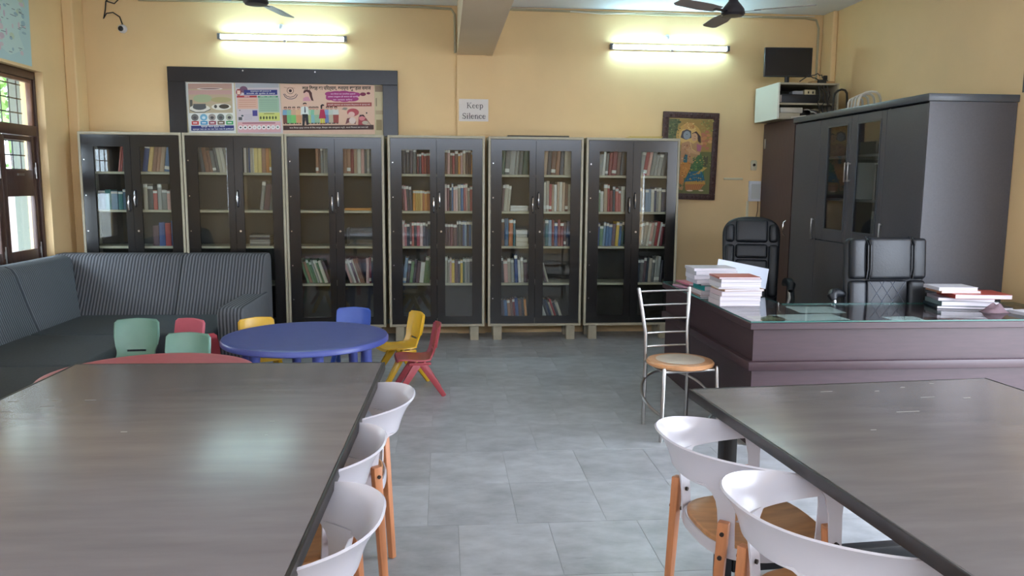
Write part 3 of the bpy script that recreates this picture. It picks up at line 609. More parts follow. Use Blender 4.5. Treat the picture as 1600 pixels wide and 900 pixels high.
# ------------------------------------------------------------------ Keep Silence notice
nx0, nx1, nz0, nz1, NY = .155, .45, 2.163, 2.382, YB - .036
S = sheet('paper_notice', [(nx0, NY - .001, nz1), (nx1, NY - .001, nz1), (nx1, NY - .001, nz0), (nx0, NY - .001, nz0)], (224, 216, 210), 'white paper notice reading Keep Silence on the pilaster', 'notice', N_, ((nx0 + nx1) / 2, NY, nz0))
fk = lambda u, v: (nx0 + (nx1 - nx0) * u / 115.0, NY - .001, nz1 - (nz1 - nz0) * v / 88.0)   # box of 115 x 88 units
p = Print(fk, N_); INK = (52, 48, 50)
def glyph(ch, x, base, s):
    """serif letters drawn with strokes; x-height .46 s, cap height .68 s; returns the advance"""
    th, tn = .085 * s, .038 * s; xh = .46 * s; ch_ = .68 * s
    L = lambda pts, wd: p.line([(x + a * s, base - b * s) for a, b in pts], wd, INK)
    def serif(a, b, wd=.2): L([(a - wd / 2, b), (a + wd / 2, b)], tn)
    def arc(cx, cy, r, a0, a1, wd, n=9, ry=None):
        ry = ry or r
        return L([(cx + r * math.cos(math.radians(a0 + (a1 - a0) * i / n)), cy + ry * math.sin(math.radians(a0 + (a1 - a0) * i / n))) for i in range(n + 1)], wd)
    if ch == 'K':
        L([(.14, 0), (.14, .68)], th); serif(.14, .012, .24); serif(.14, .668, .24); L([(.18, .28), (.52, .66)], tn); L([(.28, .38), (.56, .01)], th); serif(.52, .668, .22); serif(.58, .012, .24); return .70
    if ch == 'e':
        L([(.07, .27), (.38, .27)], tn); arc(.225, .23, .165, 10, 110, tn, ry=.22); arc(.225, .23, .165, 110, 260, th, ry=.22); arc(.225, .23, .165, 260, 325, tn * 1.4, ry=.22); return .45
    if ch == 'p':
        L([(.12, -.2), (.12, .45)], th); serif(.12, -.19, .22); L([(.02, .42), (.12, .45)], tn); arc(.26, .23, .16, 150, 75, tn, ry=.22); arc(.26, .23, .16, 75, -90, th, ry=.22); arc(.26, .23, .16, -90, -150, tn, ry=.22); return .5
    if ch == 'S':
        arc(.27, .51, .16, 30, 180, tn * 1.4, ry=.16); arc(.27, .51, .16, 180, 250, th, ry=.16); L([(.215, .36), (.35, .29)], th); arc(.27, .17, .17, 50, -90, th, ry=.16); arc(.27, .17, .19, -90, -170, tn * 1.4, ry=.16); L([(.43, .52), (.43, .68)], tn); L([(.085, .0), (.085, .16)], tn); return .54
    if ch == 'i':
        L([(.13, 0), (.13, .45)], th); serif(.13, .012, .22); L([(.04, .42), (.14, .45)], tn); p.ell(x + .13 * s, base - .62 * s, .05 * s, .05 * s, INK, 10); return .27
    if ch == 'l':
        L([(.13, 0), (.13, .70)], th); serif(.13, .012, .22); L([(.04, .67), (.14, .70)], tn); return .27
    if ch == 'n':
        L([(.12, 0), (.12, .45)], th); L([(.02, .42), (.12, .45)], tn); arc(.26, .29, .14, 160, 40, tn * 1.5, ry=.16); L([(.39, 0), (.39, .34)], th); serif(.12, .012, .2); serif(.39, .012, .2); return .51
    if ch == 'c':
        arc(.23, .23, .165, 50, 110, tn * 1.3, ry=.22); arc(.23, .23, .165, 110, 260, th, ry=.22); arc(.23, .23, .165, 260, 325, tn * 1.4, ry=.22); p.ell(x + .34 * s, base - .36 * s, .045 * s, .045 * s, INK, 8); return .43
def word(t, x, base, s):
    for ch in t: x += glyph(ch, x, base, s) * s
word('Keep', 30, 36, 31); word('Silence', 12, 78, 32)
p.build(S)

# ------------------------------------------------------------------ framed painting
PT = thing('framed_painting', 'framed painting of an embracing couple in a dark carved frame', 'painting', (2.52, 8.21, 1.39))
PT.rotation_euler = (0, math.radians(1.2), 0)
def loc_box(m, x0, x1, z0, z1, y0, y1): return m.box(x0 - 2.52, x1 - 2.52, y0 - 8.21, y1 - 8.21, z0 - 1.39, z1 - 1.39)
m = MB(); px0, px1, pz0, pz1, fw = 2.225, 2.815, 1.395, 2.285, .062
for (a, b, c, d) in ((px0, px1, pz1 - fw, pz1), (px0, px1, pz0, pz0 + fw), (px0, px0 + fw, pz0 + fw, pz1 - fw), (px1 - fw, px1, pz0 + fw, pz1 - fw)): loc_box(m, a, b, c, d, 8.185, 8.215)
part('frame', m, mat('carved_dark_wood', (70, 44, 40), .4, noise=(60, .4), bump=(70, .6)), PT, world=False, bevel=.006)
cv = MB()
for k in range(15):
    for (x, z) in ((px0 + fw / 2, pz0 + .06 + k * .055), (px1 - fw / 2, pz0 + .06 + k * .055)): cv.lathe([(.018, 0), (.014, .006), (.006, .009)], 8, M=Matrix.Translation((x - 2.52, 8.186 - 8.21, z - 1.39)) @ Matrix.Rotation(PI / 2, 4, 'X'))
for k in range(9):
    for z in (pz0 + fw / 2, pz1 - fw / 2): cv.lathe([(.018, 0), (.014, .006), (.006, .009)], 8, M=Matrix.Translation((px0 + .08 + k * .054 - 2.52, 8.186 - 8.21, z - 1.39)) @ Matrix.Rotation(PI / 2, 4, 'X'))
part('carving', cv, MC['carved_dark_wood'], PT, world=False)
cm = mat('painted_canvas', (170, 150, 90), .5, noise=(9, .35))
part('canvas', loc_box(MB(), px0 + fw, px1 - fw, pz0 + fw, pz1 - fw, 8.198, 8.21), cm, PT, world=False, smooth=0)
fp = lambda u, v: (px0 + (u - 90) / 490.0 * (px1 - px0) - 2.52, 8.198 - 8.21, pz1 - (v - 75) / 775.0 * (pz1 - pz0) - 1.39)
p = Print(fp, N_)
p.rect(141, 138, 528, 420, (168, 138, 74)).rect(141, 420, 528, 800, (110, 112, 66)).poly([(141, 138), (235, 138), (205, 300), (141, 330)], (96, 104, 70)).poly([(420, 138), (528, 138), (528, 240), (460, 200)], (150, 128, 70))
for k in range(22): p.ell(150 + rb.random() * 90, 150 + rb.random() * 160, 16, 10, rb.choice([(90, 104, 70), (120, 126, 84), (70, 86, 60)]), 8)
for k in range(16): p.ell(430 + rb.random() * 88, 240 + rb.random() * 160, 20, 14, rb.choice([(200, 140, 90), (186, 120, 90), (206, 160, 110)]), 8)
p.ell(320, 280, 110, 105, (206, 164, 90)).ell(320, 285, 84, 80, (222, 186, 116))
p.poly([(250, 300), (262, 245), (300, 225), (340, 240), (345, 300), (300, 320)], (84, 80, 84)).ell(305, 278, 32, 38, (150, 160, 170)).poly([(262, 225), (290, 170), (345, 165), (372, 215), (320, 228)], (206, 160, 96)).poly([(345, 262), (385, 240), (425, 285), (430, 345), (405, 330), (395, 280)], (64, 44, 40)).ell(372, 292, 28, 36, (214, 170, 130))
p.poly([(255, 560), (262, 350), (320, 330), (360, 350), (352, 560)], (196, 150, 110)).poly([(258, 640), (262, 520), (350, 510), (345, 640), (300, 660)], (208, 142, 66)).poly([(340, 520), (350, 360), (400, 330), (440, 370), (430, 470), (410, 540)], (190, 150, 104)).poly([(395, 350), (440, 365), (432, 420), (400, 415)], (180, 110, 130))
p.poly([(300, 690), (340, 590), (400, 470), (430, 420), (470, 520), (480, 700)], (80, 120, 70)).poly([(300, 695), (345, 600), (450, 590), (490, 690)], (46, 112, 140)).poly([(310, 720), (312, 690), (488, 676), (490, 712)], (196, 150, 70)).poly([(318, 770), (310, 715), (490, 708), (440, 760)], (176, 110, 60)).poly([(300, 400), (330, 395), (430, 430), (425, 452), (330, 430)], (210, 166, 124))
p.poly([(285, 520), (290, 450), (320, 450), (318, 520)], (50, 110, 120)).ell(260, 690, 40, 60, (200, 132, 66)).poly([(230, 760), (262, 710), (300, 730), (290, 768)], (184, 140, 90)).ell(355, 770, 28, 7, (222, 200, 170)).ell(455, 766, 22, 7, (222, 200, 170)).rect(462, 460, 500, 550, (84, 84, 60)).poly([(395, 620), (470, 560), (500, 560), (430, 620)], (206, 170, 90))
rd = random.Random(21)
for (ua, ub, va, vb, cols, cnt) in ((268, 345, 520, 640, [(222, 160, 80), (180, 110, 50), (230, 190, 110)], 26), (330, 480, 600, 690, [(60, 140, 160), (36, 90, 120), (190, 160, 90)], 40), (350, 470, 470, 590, [(110, 150, 80), (60, 96, 60), (200, 170, 90)], 34),
                                    (270, 350, 350, 500, [(220, 180, 140), (160, 110, 80), (206, 150, 90)], 26), (150, 240, 140, 300, [(70, 90, 56), (130, 140, 90), (104, 116, 70)], 26), (420, 525, 140, 240, [(120, 130, 70), (170, 160, 90)], 22), (430, 525, 430, 560, [(150, 150, 90), (90, 110, 60)], 18), (145, 300, 690, 795, [(120, 110, 60), (90, 100, 56), (160, 130, 80)], 30), (270, 370, 168, 225, [(230, 200, 130), (180, 120, 60)], 18)):
    for _ in range(cnt): p.ell(rd.uniform(ua, ub), rd.uniform(va, vb), rd.uniform(3, 9), rd.uniform(3, 8), rd.choice(cols), 7)
for k in range(9): p.line([(345 + 14 * k, 600), (312 + 21 * k, 690)], 3, (30, 84, 110)); p.line([(315 + 19 * k, 712), (322 + 15 * k, 765)], 3, (206, 150, 84))
p.line([(330, 330), (350, 400), (385, 420)], 5, (230, 200, 140)).ell(300, 272, 5, 3, (40, 36, 40)).ell(372, 285, 4, 3, (40, 30, 30)).line([(362, 306), (378, 308)], 3, (150, 60, 60))
o = part('print', p.mb, p.mats, PT, world=False, smooth=0)
me = o.data; bm = bmesh.new(); bm.from_mesh(me)
for fc in bm.faces:
    if fc.normal.y > 0: fc.normal_flip()
bm.to_mesh(me); bm.free()

# ------------------------------------------------------------------ map poster on the left wall
fmap = lambda u, v: (XL + .0012, 6.30 + u, 3.14 - v)
MPst = sheet('map_poster', [fmap(0, 0), fmap(1.11, -.02), fmap(1.09, .625), fmap(0, .63)], (178, 206, 206), 'pale blue printed map poster above the wooden door', 'poster', (1, 0, 0), (XL, 6.85, 2.5))
p = Print(fmap, (1, 0, 0)); rm = random.Random(5)
p.poly([(.45, .1), (.7, .03), (.95, .08), (1.0, .25), (.9, .38), (.98, .5), (.75, .58), (.55, .52), (.4, .4), (.5, .25)], (190, 214, 208))
for k in range(46):
    u, v = .42 + rm.random() * .6, .05 + rm.random() * .5; p.ell(u, v, .012 + .035 * rm.random(), .01 + .02 * rm.random(), rm.choice([(196, 176, 190), (170, 196, 190), (206, 190, 196), (150, 180, 190), (190, 206, 180)]), 7)
for k in range(30):
    u, v = .45 + rm.random() * .5, .05 + rm.random() * .52; p.rect(u, v, u + .06 * rm.random() + .02, v + .006, (120, 130, 140))
p.build(MPst)

# ------------------------------------------------------------------ tube lights
def tube_light(cx, z, label):
    T = thing('tube_light', label, 'light', (cx, YB, z), group='tube lights on the back wall')
    part('batten', box(cx - .61, cx + .61, YB - .035, YB, z - .022, z + .028), mat('white_batten', (225, 225, 222), .4), T, bevel=.004)
    part('glowing_tube', MB().tube([(cx - .585, YB - .062, z - .002), (cx + .585, YB - .062, z - .002)], .014, 14), mat('fluorescent_glow', (192, 240, 255), .3, emit=TUBE_POWER), T)
    for sx in (-.6, .6): part('end_cap', box(cx + sx - .014, cx + sx + .014, YB - .085, YB - .035, z - .026, z + .026), mat('grey_lamp_holder', (110, 112, 116), .4), T, bevel=.003)
    part('starter', MB().tube([(cx + .02, YB - .04, z - .03), (cx + .02, YB - .075, z - .03)], .014, 10), STEELB, T)
    L = thing('ceiling_rose', 'small round white wiring rose above %s' % ('the tube light over the board' if cx < 0 else 'the tube light near the painting'), 'wiring rose', (cx - .02, YB, z + .10))
    part('base', MB().tube([(cx - .02, YB, z + .105), (cx - .02, YB - .02, z + .105)], .032, 16), PAPER, L)
    part('holder', MB().tube([(cx - .02, YB - .02, z + .105), (cx - .02, YB - .05, z + .095), (cx - .02, YB - .055, z + .075)], [.018, .018, .014], 12), PAPER, L)
tube_light(-1.549, 2.932, 'glowing white tube light above the notice board')
tube_light(2.284, 2.918, 'glowing white tube light above the framed painting')

# ------------------------------------------------------------------ ceiling fans
def fan(x, y, z, rot, bcol, label):
    F = thing('ceiling_fan', label, 'fan', (x, y, z), group='ceiling fans')
    part('rod', MB().tube([(x, y, z + .14), (x, y, ZC - .06)], .012, 10), F and WARDT, F)
    part('canopy', MB().lathe([(.02, ZC - z - .13), (.05, ZC - z - .08), (.058, ZC - z)], 18, (x, y, z)), mat('dark_fan_enamel', (38, 34, 38), .35), F)
    part('motor', MB().lathe([(.03, .0), (.075, .004), (.088, .02), (.082, .05), (.06, .08), (.035, .11), (.028, .16), (.018, .17)], 24, (x, y, z)), MC['dark_fan_enamel'], F)
    for k in range(3):
        a = rot + k * 2 * PI / 3; M = Matrix.Translation((x, y, z + .035)) @ Matrix.Rotation(a, 4, 'Z') @ Matrix.Rotation(math.radians(10), 4, 'X')
        bl = part('blade', MB().prism([(.16, -.05), (.3, -.068), (.55, -.06), (.58, -.04), (.58, .03), (.55, .05), (.3, .058), (.16, .045)], -.002, .002, M=M), bcol, F)
        part('blade_arm', MB().box(.06, .2, -.018, .018, -.005, -.0021, M=M), MC['dark_fan_enamel'], bl)
fan(2.145, 6.0, 2.79, math.radians(-30), mat('grey_fan_blade', (120, 112, 112), .4), 'dark ceiling fan hanging above the teacher desk')
fan(-1.316, 6.0, 2.785, math.radians(-42), mat('pale_fan_blade', (190, 205, 220), .35), 'pale bladed ceiling fan hanging above the blue round table')

# ------------------------------------------------------------------ security camera, wall wiring, switches
K = thing('security_camera', 'small white dome camera with black lens high on the wall', 'camera', (-3.06, YB, 2.99))
part('housing', MB().lathe([(.04, 0), (.04, .02), (.034, .045), (.02, .06)], 18, M=Matrix.Translation((-3.06, YB, 2.99)) @ Matrix.Rotation(PI / 2, 4, 'X')), PAPER, K)
part('lens', MB().lathe([(.024, .045), (.024, .062), (.015, .068)], 16, M=Matrix.Translation((-3.06, YB, 2.985)) @ Matrix.Rotation(PI / 2, 4, 'X')), BLACKM, K)
WB = mat('black_cable', (40, 36, 34), .5); WG = mat('grey_conduit', (172, 160, 130), .55); WW = mat('white_cable', (214, 208, 196), .5)
def cable(path, r, mt, label, group=None, n=6): return single('cable', MB().tube(path, r, n), mt, label, 'cable', group, loc=path[0])
cable([(-3.06, YB - .01, 3.03), (-3.08, YB - .012, 3.10), (-3.14, YB - .012, 3.14), (-3.20, YB - .012, 3.13), (-3.23, YB - .012, 3.08), (-3.21, YB - .012, 3.16), (-3.2, YB - .012, 3.24), (-3.17, YB - .01, ZC - .01)], .006, WB, 'black cable looping up from the security camera')
cable([(-3.19, YB - .02, 3.24), (-3.12, YB - .02, 3.22), (-3.08, YB - .02, 3.26), (-3.06, YB - .02, ZC - .01)], .006, WB, 'short black cable tangled near the ceiling above the security camera')
cable([(-2.9, YB - .014, 3.262), (-2.0, YB - .014, 3.268), (-1.0, YB - .014, 3.262), (-.2, YB - .014, 3.262), (.08, YB - .014, 3.25), (.115, YB - .014, 3.2), (.118, YB - .014, 3.0), (.12, YB - .014, 2.83)], .012, WG, 'beige conduit along the ceiling over the notice board')
cable([(.51, YB - .014, 3.262), (1.3, YB - .014, 3.258), (2.2, YB - .014, 3.245), (3.0, YB - .014, 3.25), (3.70, YB - .014, 3.25), (3.82, YB - .014, 3.23), (3.85, YB - .014, 3.15), (3.85, YB - .014, 2.58)], .012, WG, 'beige conduit along the ceiling down to the monitor corner')
cable([(.51, YB - .012, 3.275), (1.0, YB - .012, 3.27), (1.6, YB - .03, 3.235), (2.2, YB - .012, 3.268), (2.9, YB - .025, 3.24), (3.8, YB - .012, 3.268)], .005, WW, 'thin white cable sagging under the ceiling beside the beam')
def plate(name, x0, x1, z0, z1, th, label, cat, mt=PAPER): return single(name, box(x0, x1, YB - th, YB, z0, z1), mt, label, cat, bevel=.004)
sw = thing('switch_plate', 'small rounded white switch on the yellow wall', 'switch', (3.23, YB, 1.70))
part('plate', MB().prism([(3.205, 1.70), (3.255, 1.70), (3.262, 1.715), (3.262, 1.79), (3.25, 1.805), (3.21, 1.805), (3.198, 1.79), (3.198, 1.715)], YB - .02, YB, axis='y'), mat('aged_white_plastic', (212, 200, 170), .4), sw, bevel=.004)
part('toggle', MB().tube([(3.23, YB - .018, 1.755), (3.23, YB - .03, 1.758)], .014, 10), BOLT, sw)
plate('wall_strip', 2.915, 3.12, 1.60, 1.622, .012, 'short cream strip fixed on the wall beside the painting', 'strip', MC['aged_white_plastic'])
db = thing('distribution_box', 'white electrical box with paper sheet beside the brown cupboard', 'electrical box', (3.26, YB, 1.38))
part('casing', box(3.185, 3.305, YB - .05, YB, 1.38, 1.59), PAPER, db, bevel=.005)
part('paper_sheet', box(3.20, 3.295, YB - .052, YB - .05, 1.405, 1.56), mat('grey_note_paper', (196, 196, 192), .7), db, smooth=0)
single('wall_conduit', box(3.17, 3.192, YB - .018, YB, .9, 1.38), MC['aged_white_plastic'], 'cream square conduit running down below the electrical box', 'conduit', bevel=.002)
cable([(3.29, YB - .02, 1.38), (3.29, YB - .02, 1.28), (3.275, YB - .02, 1.2), (3.28, YB - .02, 1.1)], .005, mat('brown_cable', (120, 90, 60), .5), 'thin brown cable hanging below the electrical box')
# ------------------------------------------------------------------ corner sofa
SOFB = stripes('ribbed_grey_corduroy_x', (52, 55, 60), (112, 114, 118), 11.5, 'X', .85, .5)
SOFY = stripes('ribbed_grey_corduroy_y', (58, 64, 70), (112, 118, 122), 11.5, 'Y', .85, .5)
SF = thing('corner_sofa', 'dark grey ribbed corner sofa along the door wall and bookcases', 'sofa', (-2.9, 7.0, 0))
def back_profile(d0, d1, d2):   # (depth, z): front base, front top, rear
    return [(d0, .36), (d0 + (d1 - d0) * .45, .58), (d1 - .02, .82), (d1 + .01, .868), (d1 + .06, .89), (d2 - .07, .89), (d2 - .02, .868), (d2, .82), (d2, .05), (d0 + .12, .05)]
xs = [-3.21, -2.26, -1.625]
for a, b in ((-3.49, -2.36), (-2.36, -1.625)):
    part('back_cushion', MB().prism(back_profile(7.15, 7.44, 7.72), a + .004, b - .004, axis='x'), SOFB, SF, bevel=.014, seg=3)
def prof_left(): return [(-v, z) for v, z in back_profile(-0, 0, 0)]
pl = back_profile(3.13, 3.30, 3.50)
# the corner piece is cut on a diagonal so that the two backs meet
for a, b in ((6.42, 7.16), (5.2, 6.42), (4.0, 5.2)):
    m = MB(); n = len(pl)
    top = [(-d, (b - .004) if b < 7 else (7.14 + min(1, max(0, (d - 3.13) / .17)) * .28 - .012), z) for d, z in pl]
    m.add([(-d, a + .004, z) for d, z in pl] + top, [list(range(n)), list(range(n, 2 * n))[::-1]] + [(i, n + i, n + (i + 1) % n, (i + 1) % n) for i in range(n)])
    part('back_cushion', m, SOFY, SF, bevel=.014, seg=3)
def seat(x0, x1, y0, y1): return MB().box(x0, x1, y0, y1, .20, .385)
part('seat_cushion', seat(-3.16, -1.805, 6.27, 7.20), SOFS, SF, bevel=.03, seg=4)
part('seat_cushion', seat(-3.16, -2.30, 5.2, 6.265), SOFS, SF, bevel=.03, seg=4)
part('seat_cushion', seat(-3.16, -2.34, 4.0, 5.195), SOFS, SF, bevel=.03, seg=4)
part('base', MB().box(-3.1, -1.9, 6.33, 7.15, .02, .2).box(-3.1, -2.38, 4.05, 6.33, .02, .2), mat('dark_sofa_base', (34, 36, 40), .8), SF, bevel=.004)
part('armrest', MB().prism([(6.46, .03), (6.44, .50), (6.47, .545), (6.55, .552), (7.42, .552), (7.42, .03)], -1.80, -1.60, axis='x'), SOFB, SF, bevel=.018, seg=3)

# ------------------------------------------------------------------ big tables
def big_table(corner, ang, L, Wd, left, label, legs):
    """corner = far corner next to the aisle; table runs from it towards the camera"""
    rz = ang; T = thing('reading_table', label, 'table', (corner[0], corner[1], 0), rz)
    sx = -1 if left else 1
    x0, x1 = (-Wd, 0) if left else (0, Wd)
    part('table_top', MB().box(x0 + .012, x1 - .012, -L + .012, -.012, .728, .75), TABLET, T, world=False, bevel=.003, seg=2)
    m = MB()
    for (a, b, c, d) in ((x0, x0 + .012, -L, 0), (x1 - .012, x1, -L, 0), (x0 + .012, x1 - .012, -L, -L + .012), (x0 + .012, x1 - .012, -.012, 0)): m.box(a, b, c, d, .712, .7505)
    part('edge_banding', m, TABLEE, T, world=False, bevel=.004, seg=2)
    m = MB()
    for (a, b, c, d) in ((x0 + .08, x0 + .12, -L + .1, -.1), (x1 - .12, x1 - .08, -L + .1, -.1), (x0 + .12, x1 - .12, -.14, -.1), (x0 + .12, x1 - .12, -L + .1, -L + .14)): m.box(a, b, c, d, .695, .7275)
    part('apron', m, BLACKM, T, world=False, smooth=0)
    for lx in (x0 + .12, x1 - .12):
        for ly in (-.12, -L + .12): part('leg', box(lx - .028, lx + .028, ly - .028, ly + .028, 0, .694), BLACKM, T, world=False, bevel=.004)
    for ly in (-.12, -L + .12): part('stretcher', box(x0 + .15, x1 - .15, ly - .03, ly + .03, .04, .10), BLACKM, T, world=False, bevel=.004)
    part('stretcher', box((x0 + x1) / 2 - .03, (x0 + x1) / 2 + .03, -L + .155, -.155, .04, .10), BLACKM, T, world=False, bevel=.004)
    return T
TL = big_table((-.266, 3.575), math.radians(-1.5), 2.44, 1.36, True, 'long dark laminate reading table beside the sofa and red round table', 0)
TR = big_table((.965, 3.03), math.radians(4.6), 2.44, 1.33, False, 'long dark laminate reading table in front of the teacher desk', 0)
# chips and scratches worn into the left table top
ch = MB()
for (x, y, l) in ((-1.31, -.62, .04), (-1.26, -.75, .03), (-1.17, -.60, .04), (-1.16, -.69, .05), (-1.04, -.61, .04), (-1.36, -.78, .04), (-.75, -1.0, .02), (-.3, -.9, .015), (-.28, -1.05, .01)):
    ch.box(x, x + l, y, y + .006, .7502, .7506)
part('scratch', ch, mat('exposed_pale_scratch', (150, 145, 138), .6), TL, world=False, smooth=0)['kind'] = 'stuff'
ch = MB()
for (x, y, l) in ((.84, -.25, .06), (.72, -.14, .02), (.86, -.10, .02), (1.0, -.28, .03), (1.02, -.06, .02), (.5, -.12, .05), (.62, -.42, .09), (.4, -.6, .02)):
    ch.box(x, x + l, y, y + .005, .7502, .7506)
part('scratch', ch, MC['exposed_pale_scratch'], TR, world=False, smooth=0)['kind'] = 'stuff'

# ------------------------------------------------------------------ white armchairs with wooden seat and legs
def white_chair():
    """faces +x, origin on the floor under the seat centre"""
    T = thing('armchair', '', 'chair')
    # curved back and arm band
    pts = []
    N = 40
    def plan(t):           # t in -1..1, returns plan point and outward normal
        A, Bq = .385, .25; th = PI / 2 * t
        e = 2.6
        c, s = math.cos(th), math.sin(th)
        x = .125 - A * abs(c) ** (2 / e); y = Bq * (abs(s) ** (2 / e)) * (1 if s >= 0 else -1)
        return Vector((x, y, 0))
    rows = []
    for i in range(N + 1):
        t = -1 + 2 * i / N
        p = plan(t); q = (plan(min(1, t + .02)) - plan(max(-1, t - .02))).normalized(); nrm = Vector((-q.y, q.x, 0))
        if nrm.dot(p - Vector((.05, 0, 0))) < 0: nrm = -nrm
        k = max(0, 1 - abs(t) ** 2.2)                      # 1 at the back, 0 at the arm ends
        ztop = .688 + .067 * k; zbot = ztop - (.044 + .082 * k)
        row = []
        for j in range(6):
            v = j / 5; z = zbot + (ztop - zbot) * v
            out = (.012 + .035 * k) * v + .016 * k * v ** 3 + (.010 * math.sin(v * PI)) * -.4
            row.append(p + nrm * out + Vector((0, 0, z)))
        rows.append(row)
    band = MB().grid(rows)
    part('back_band', band, WHITEP, T, world=False, solid=.007, smooth=50)
    # four flat tabs down to the legs
    for s in (-1, 1):
        pr = plan(s * .46); q = (plan(s * .46 + .02) - plan(s * .46 - .02)).normalized()
        for nm, base, tang, ztop, wt in (('rear', pr, q, .643, .055), ('front', Vector((.113, s * .247, 0)), Vector((1, 0, 0)), .672, .044)):
            inn = Vector((.05, 0, 0)) - base; inn.z = 0; inn = (inn - tang * inn.dot(tang)).normalized()
            Pp = []
            for z, dw, di in ((ztop - .004, .13 if nm == 'rear' else .06, 0), (ztop - .014, .075 if nm == 'rear' else .04, 0), (ztop - .03, .035 if nm == 'rear' else .02, .002), (ztop - .055, .01, .004), (ztop - .085, 0, .008), (.50, -.004, .016), (.43, .0, .022), (.405, .02, .026)):
                c = base + inn * di + Vector((0, 0, z)); h = (wt + dw) / 2
                Pp.append([c + tang * (-h + 2 * h * k / 2) for k in range(3)])
            part('band_tab', MB().grid(Pp), WHITEP, T, world=False, solid=.006, smooth=50)
            # wooden leg outside the tab, bolted through
            top = base - inn * .004 + Vector((0, 0, .535)); ft = base - inn * .005 + Vector((-.03 if nm == 'rear' else .03, 0, 0))
            top = top + inn * .002
            lg = part('leg', MB().bar(top - inn * .012, ft - inn * .006, .034, .030, .026, .024, side=tang), BEECH, T, world=False, bevel=.004)
            for z in (.50, .425):
                f = (0.535 - z) / .535; c = top.lerp(ft, f) - inn * .012; c.z = z
                part('bolt', MB().tube([c - inn * .0125, c - inn * .019], .007, 10), BOLT, lg, world=False)
                c2 = c + inn * .024
                part('bolt', MB().tube([c2, c2 + inn * .02], .007, 10), BOLT, lg, world=False)
    # seat ring and dished wooden seat
    def sq(r, n=36, e=2.8, sx=1, sy=1):
        out = []
        for i in range(n):
            a = 2 * PI * i / n; c, s = math.cos(a), math.sin(a)
            out.append((r * sx * abs(c) ** (2 / e) * (1 if c > 0 else -1) + .0, r * sy * abs(s) ** (2 / e) * (1 if s > 0 else -1)))
        return out
    o1 = sq(.213, sx=1.0, sy=1.05)
    part('seat_ring', MB().grid([[(x, y, .405), (x, y, .423), (x * .985, y * .985, .441)] for x, y in o1], closed_u=True), WHITEP, T, world=False, solid=.006)
    rings = [(1.0, .437), (1.0, .449), (.97, .4525), (.8, .448), (.5, .441), (.2, .438)]
    pr = sq(.2, sx=1.0, sy=1.05); G = [[(x * k, y * k, z) for k, z in rings] for x, y in pr]
    m = MB().grid(G, closed_u=True); n = len(pr)
    m.add([(x * .2, y * .2, .438) for x, y in pr], [list(range(n))]); m.add([(x, y, .437) for x, y in pr], [list(range(n))[::-1]])
    part('seat', m, BEECHS, T, world=False)
    return T
wc0 = white_chair(); first = True
for x, y, rz, lab in ((1.025, 2.475, 4.6, 'white armchair with wooden seat at the right reading table, nearer the teacher desk'),
                      (1.06, 1.93, 5, 'white armchair at the right reading table, farther from the teacher desk'),
                      (-.44, 3.01, 180, 'white armchair at the left reading table, nearest the kids round tables'),
                      (-.51, 2.46, 179, 'white armchair at the left reading table, middle of three'),
                      (-.475, 1.91, 178, 'white armchair at the left reading table, farthest from the kids round tables')):
    c = wc0 if first else copy_tree(wc0); first = False
    c.location = (x, y, 0); c.rotation_euler = (0, 0, math.radians(rz))
    props(c, lab, 'chair', 'white armchairs at the reading tables')

# ------------------------------------------------------------------ kids round tables
def kid_table(cx, cy, r, col, rot, label):
    T = thing('round_table', label, 'table', (cx, cy, 0), group='low plastic round tables')
    mt = mat('plastic_' + label.split()[1], col, .38, noise=(14, .06))
    part('table_top', MB().lathe([(.02, .462), (r - .03, .462), (r - .008, .456), (r, .463), (r, .483), (r - .008, .495), (r - .03, .5), (r - .06, .4985), (.02, .4985)], 56, (cx, cy, 0)), mt, T)
    for k in range(6):
        a = rot + k * PI / 3; x, y = cx + (r - .14) * math.cos(a), cy + (r - .14) * math.sin(a)
        part('leg', MB().tube([(x, y, .463), (x, y, .44), (x + .02 * math.cos(a), y + .02 * math.sin(a), .02), (x + .02 * math.cos(a), y + .02 * math.sin(a), 0)], [.044, .038, .028, .03], 14), mt, T)
kid_table(-.955, 5.56, .565, (74, 84, 152), .86, 'low blue plastic round table near the bookcases')
kid_table(-1.62, 4.47, .565, (190, 96, 104), .1, 'low pink-red plastic round table beside the left reading table')

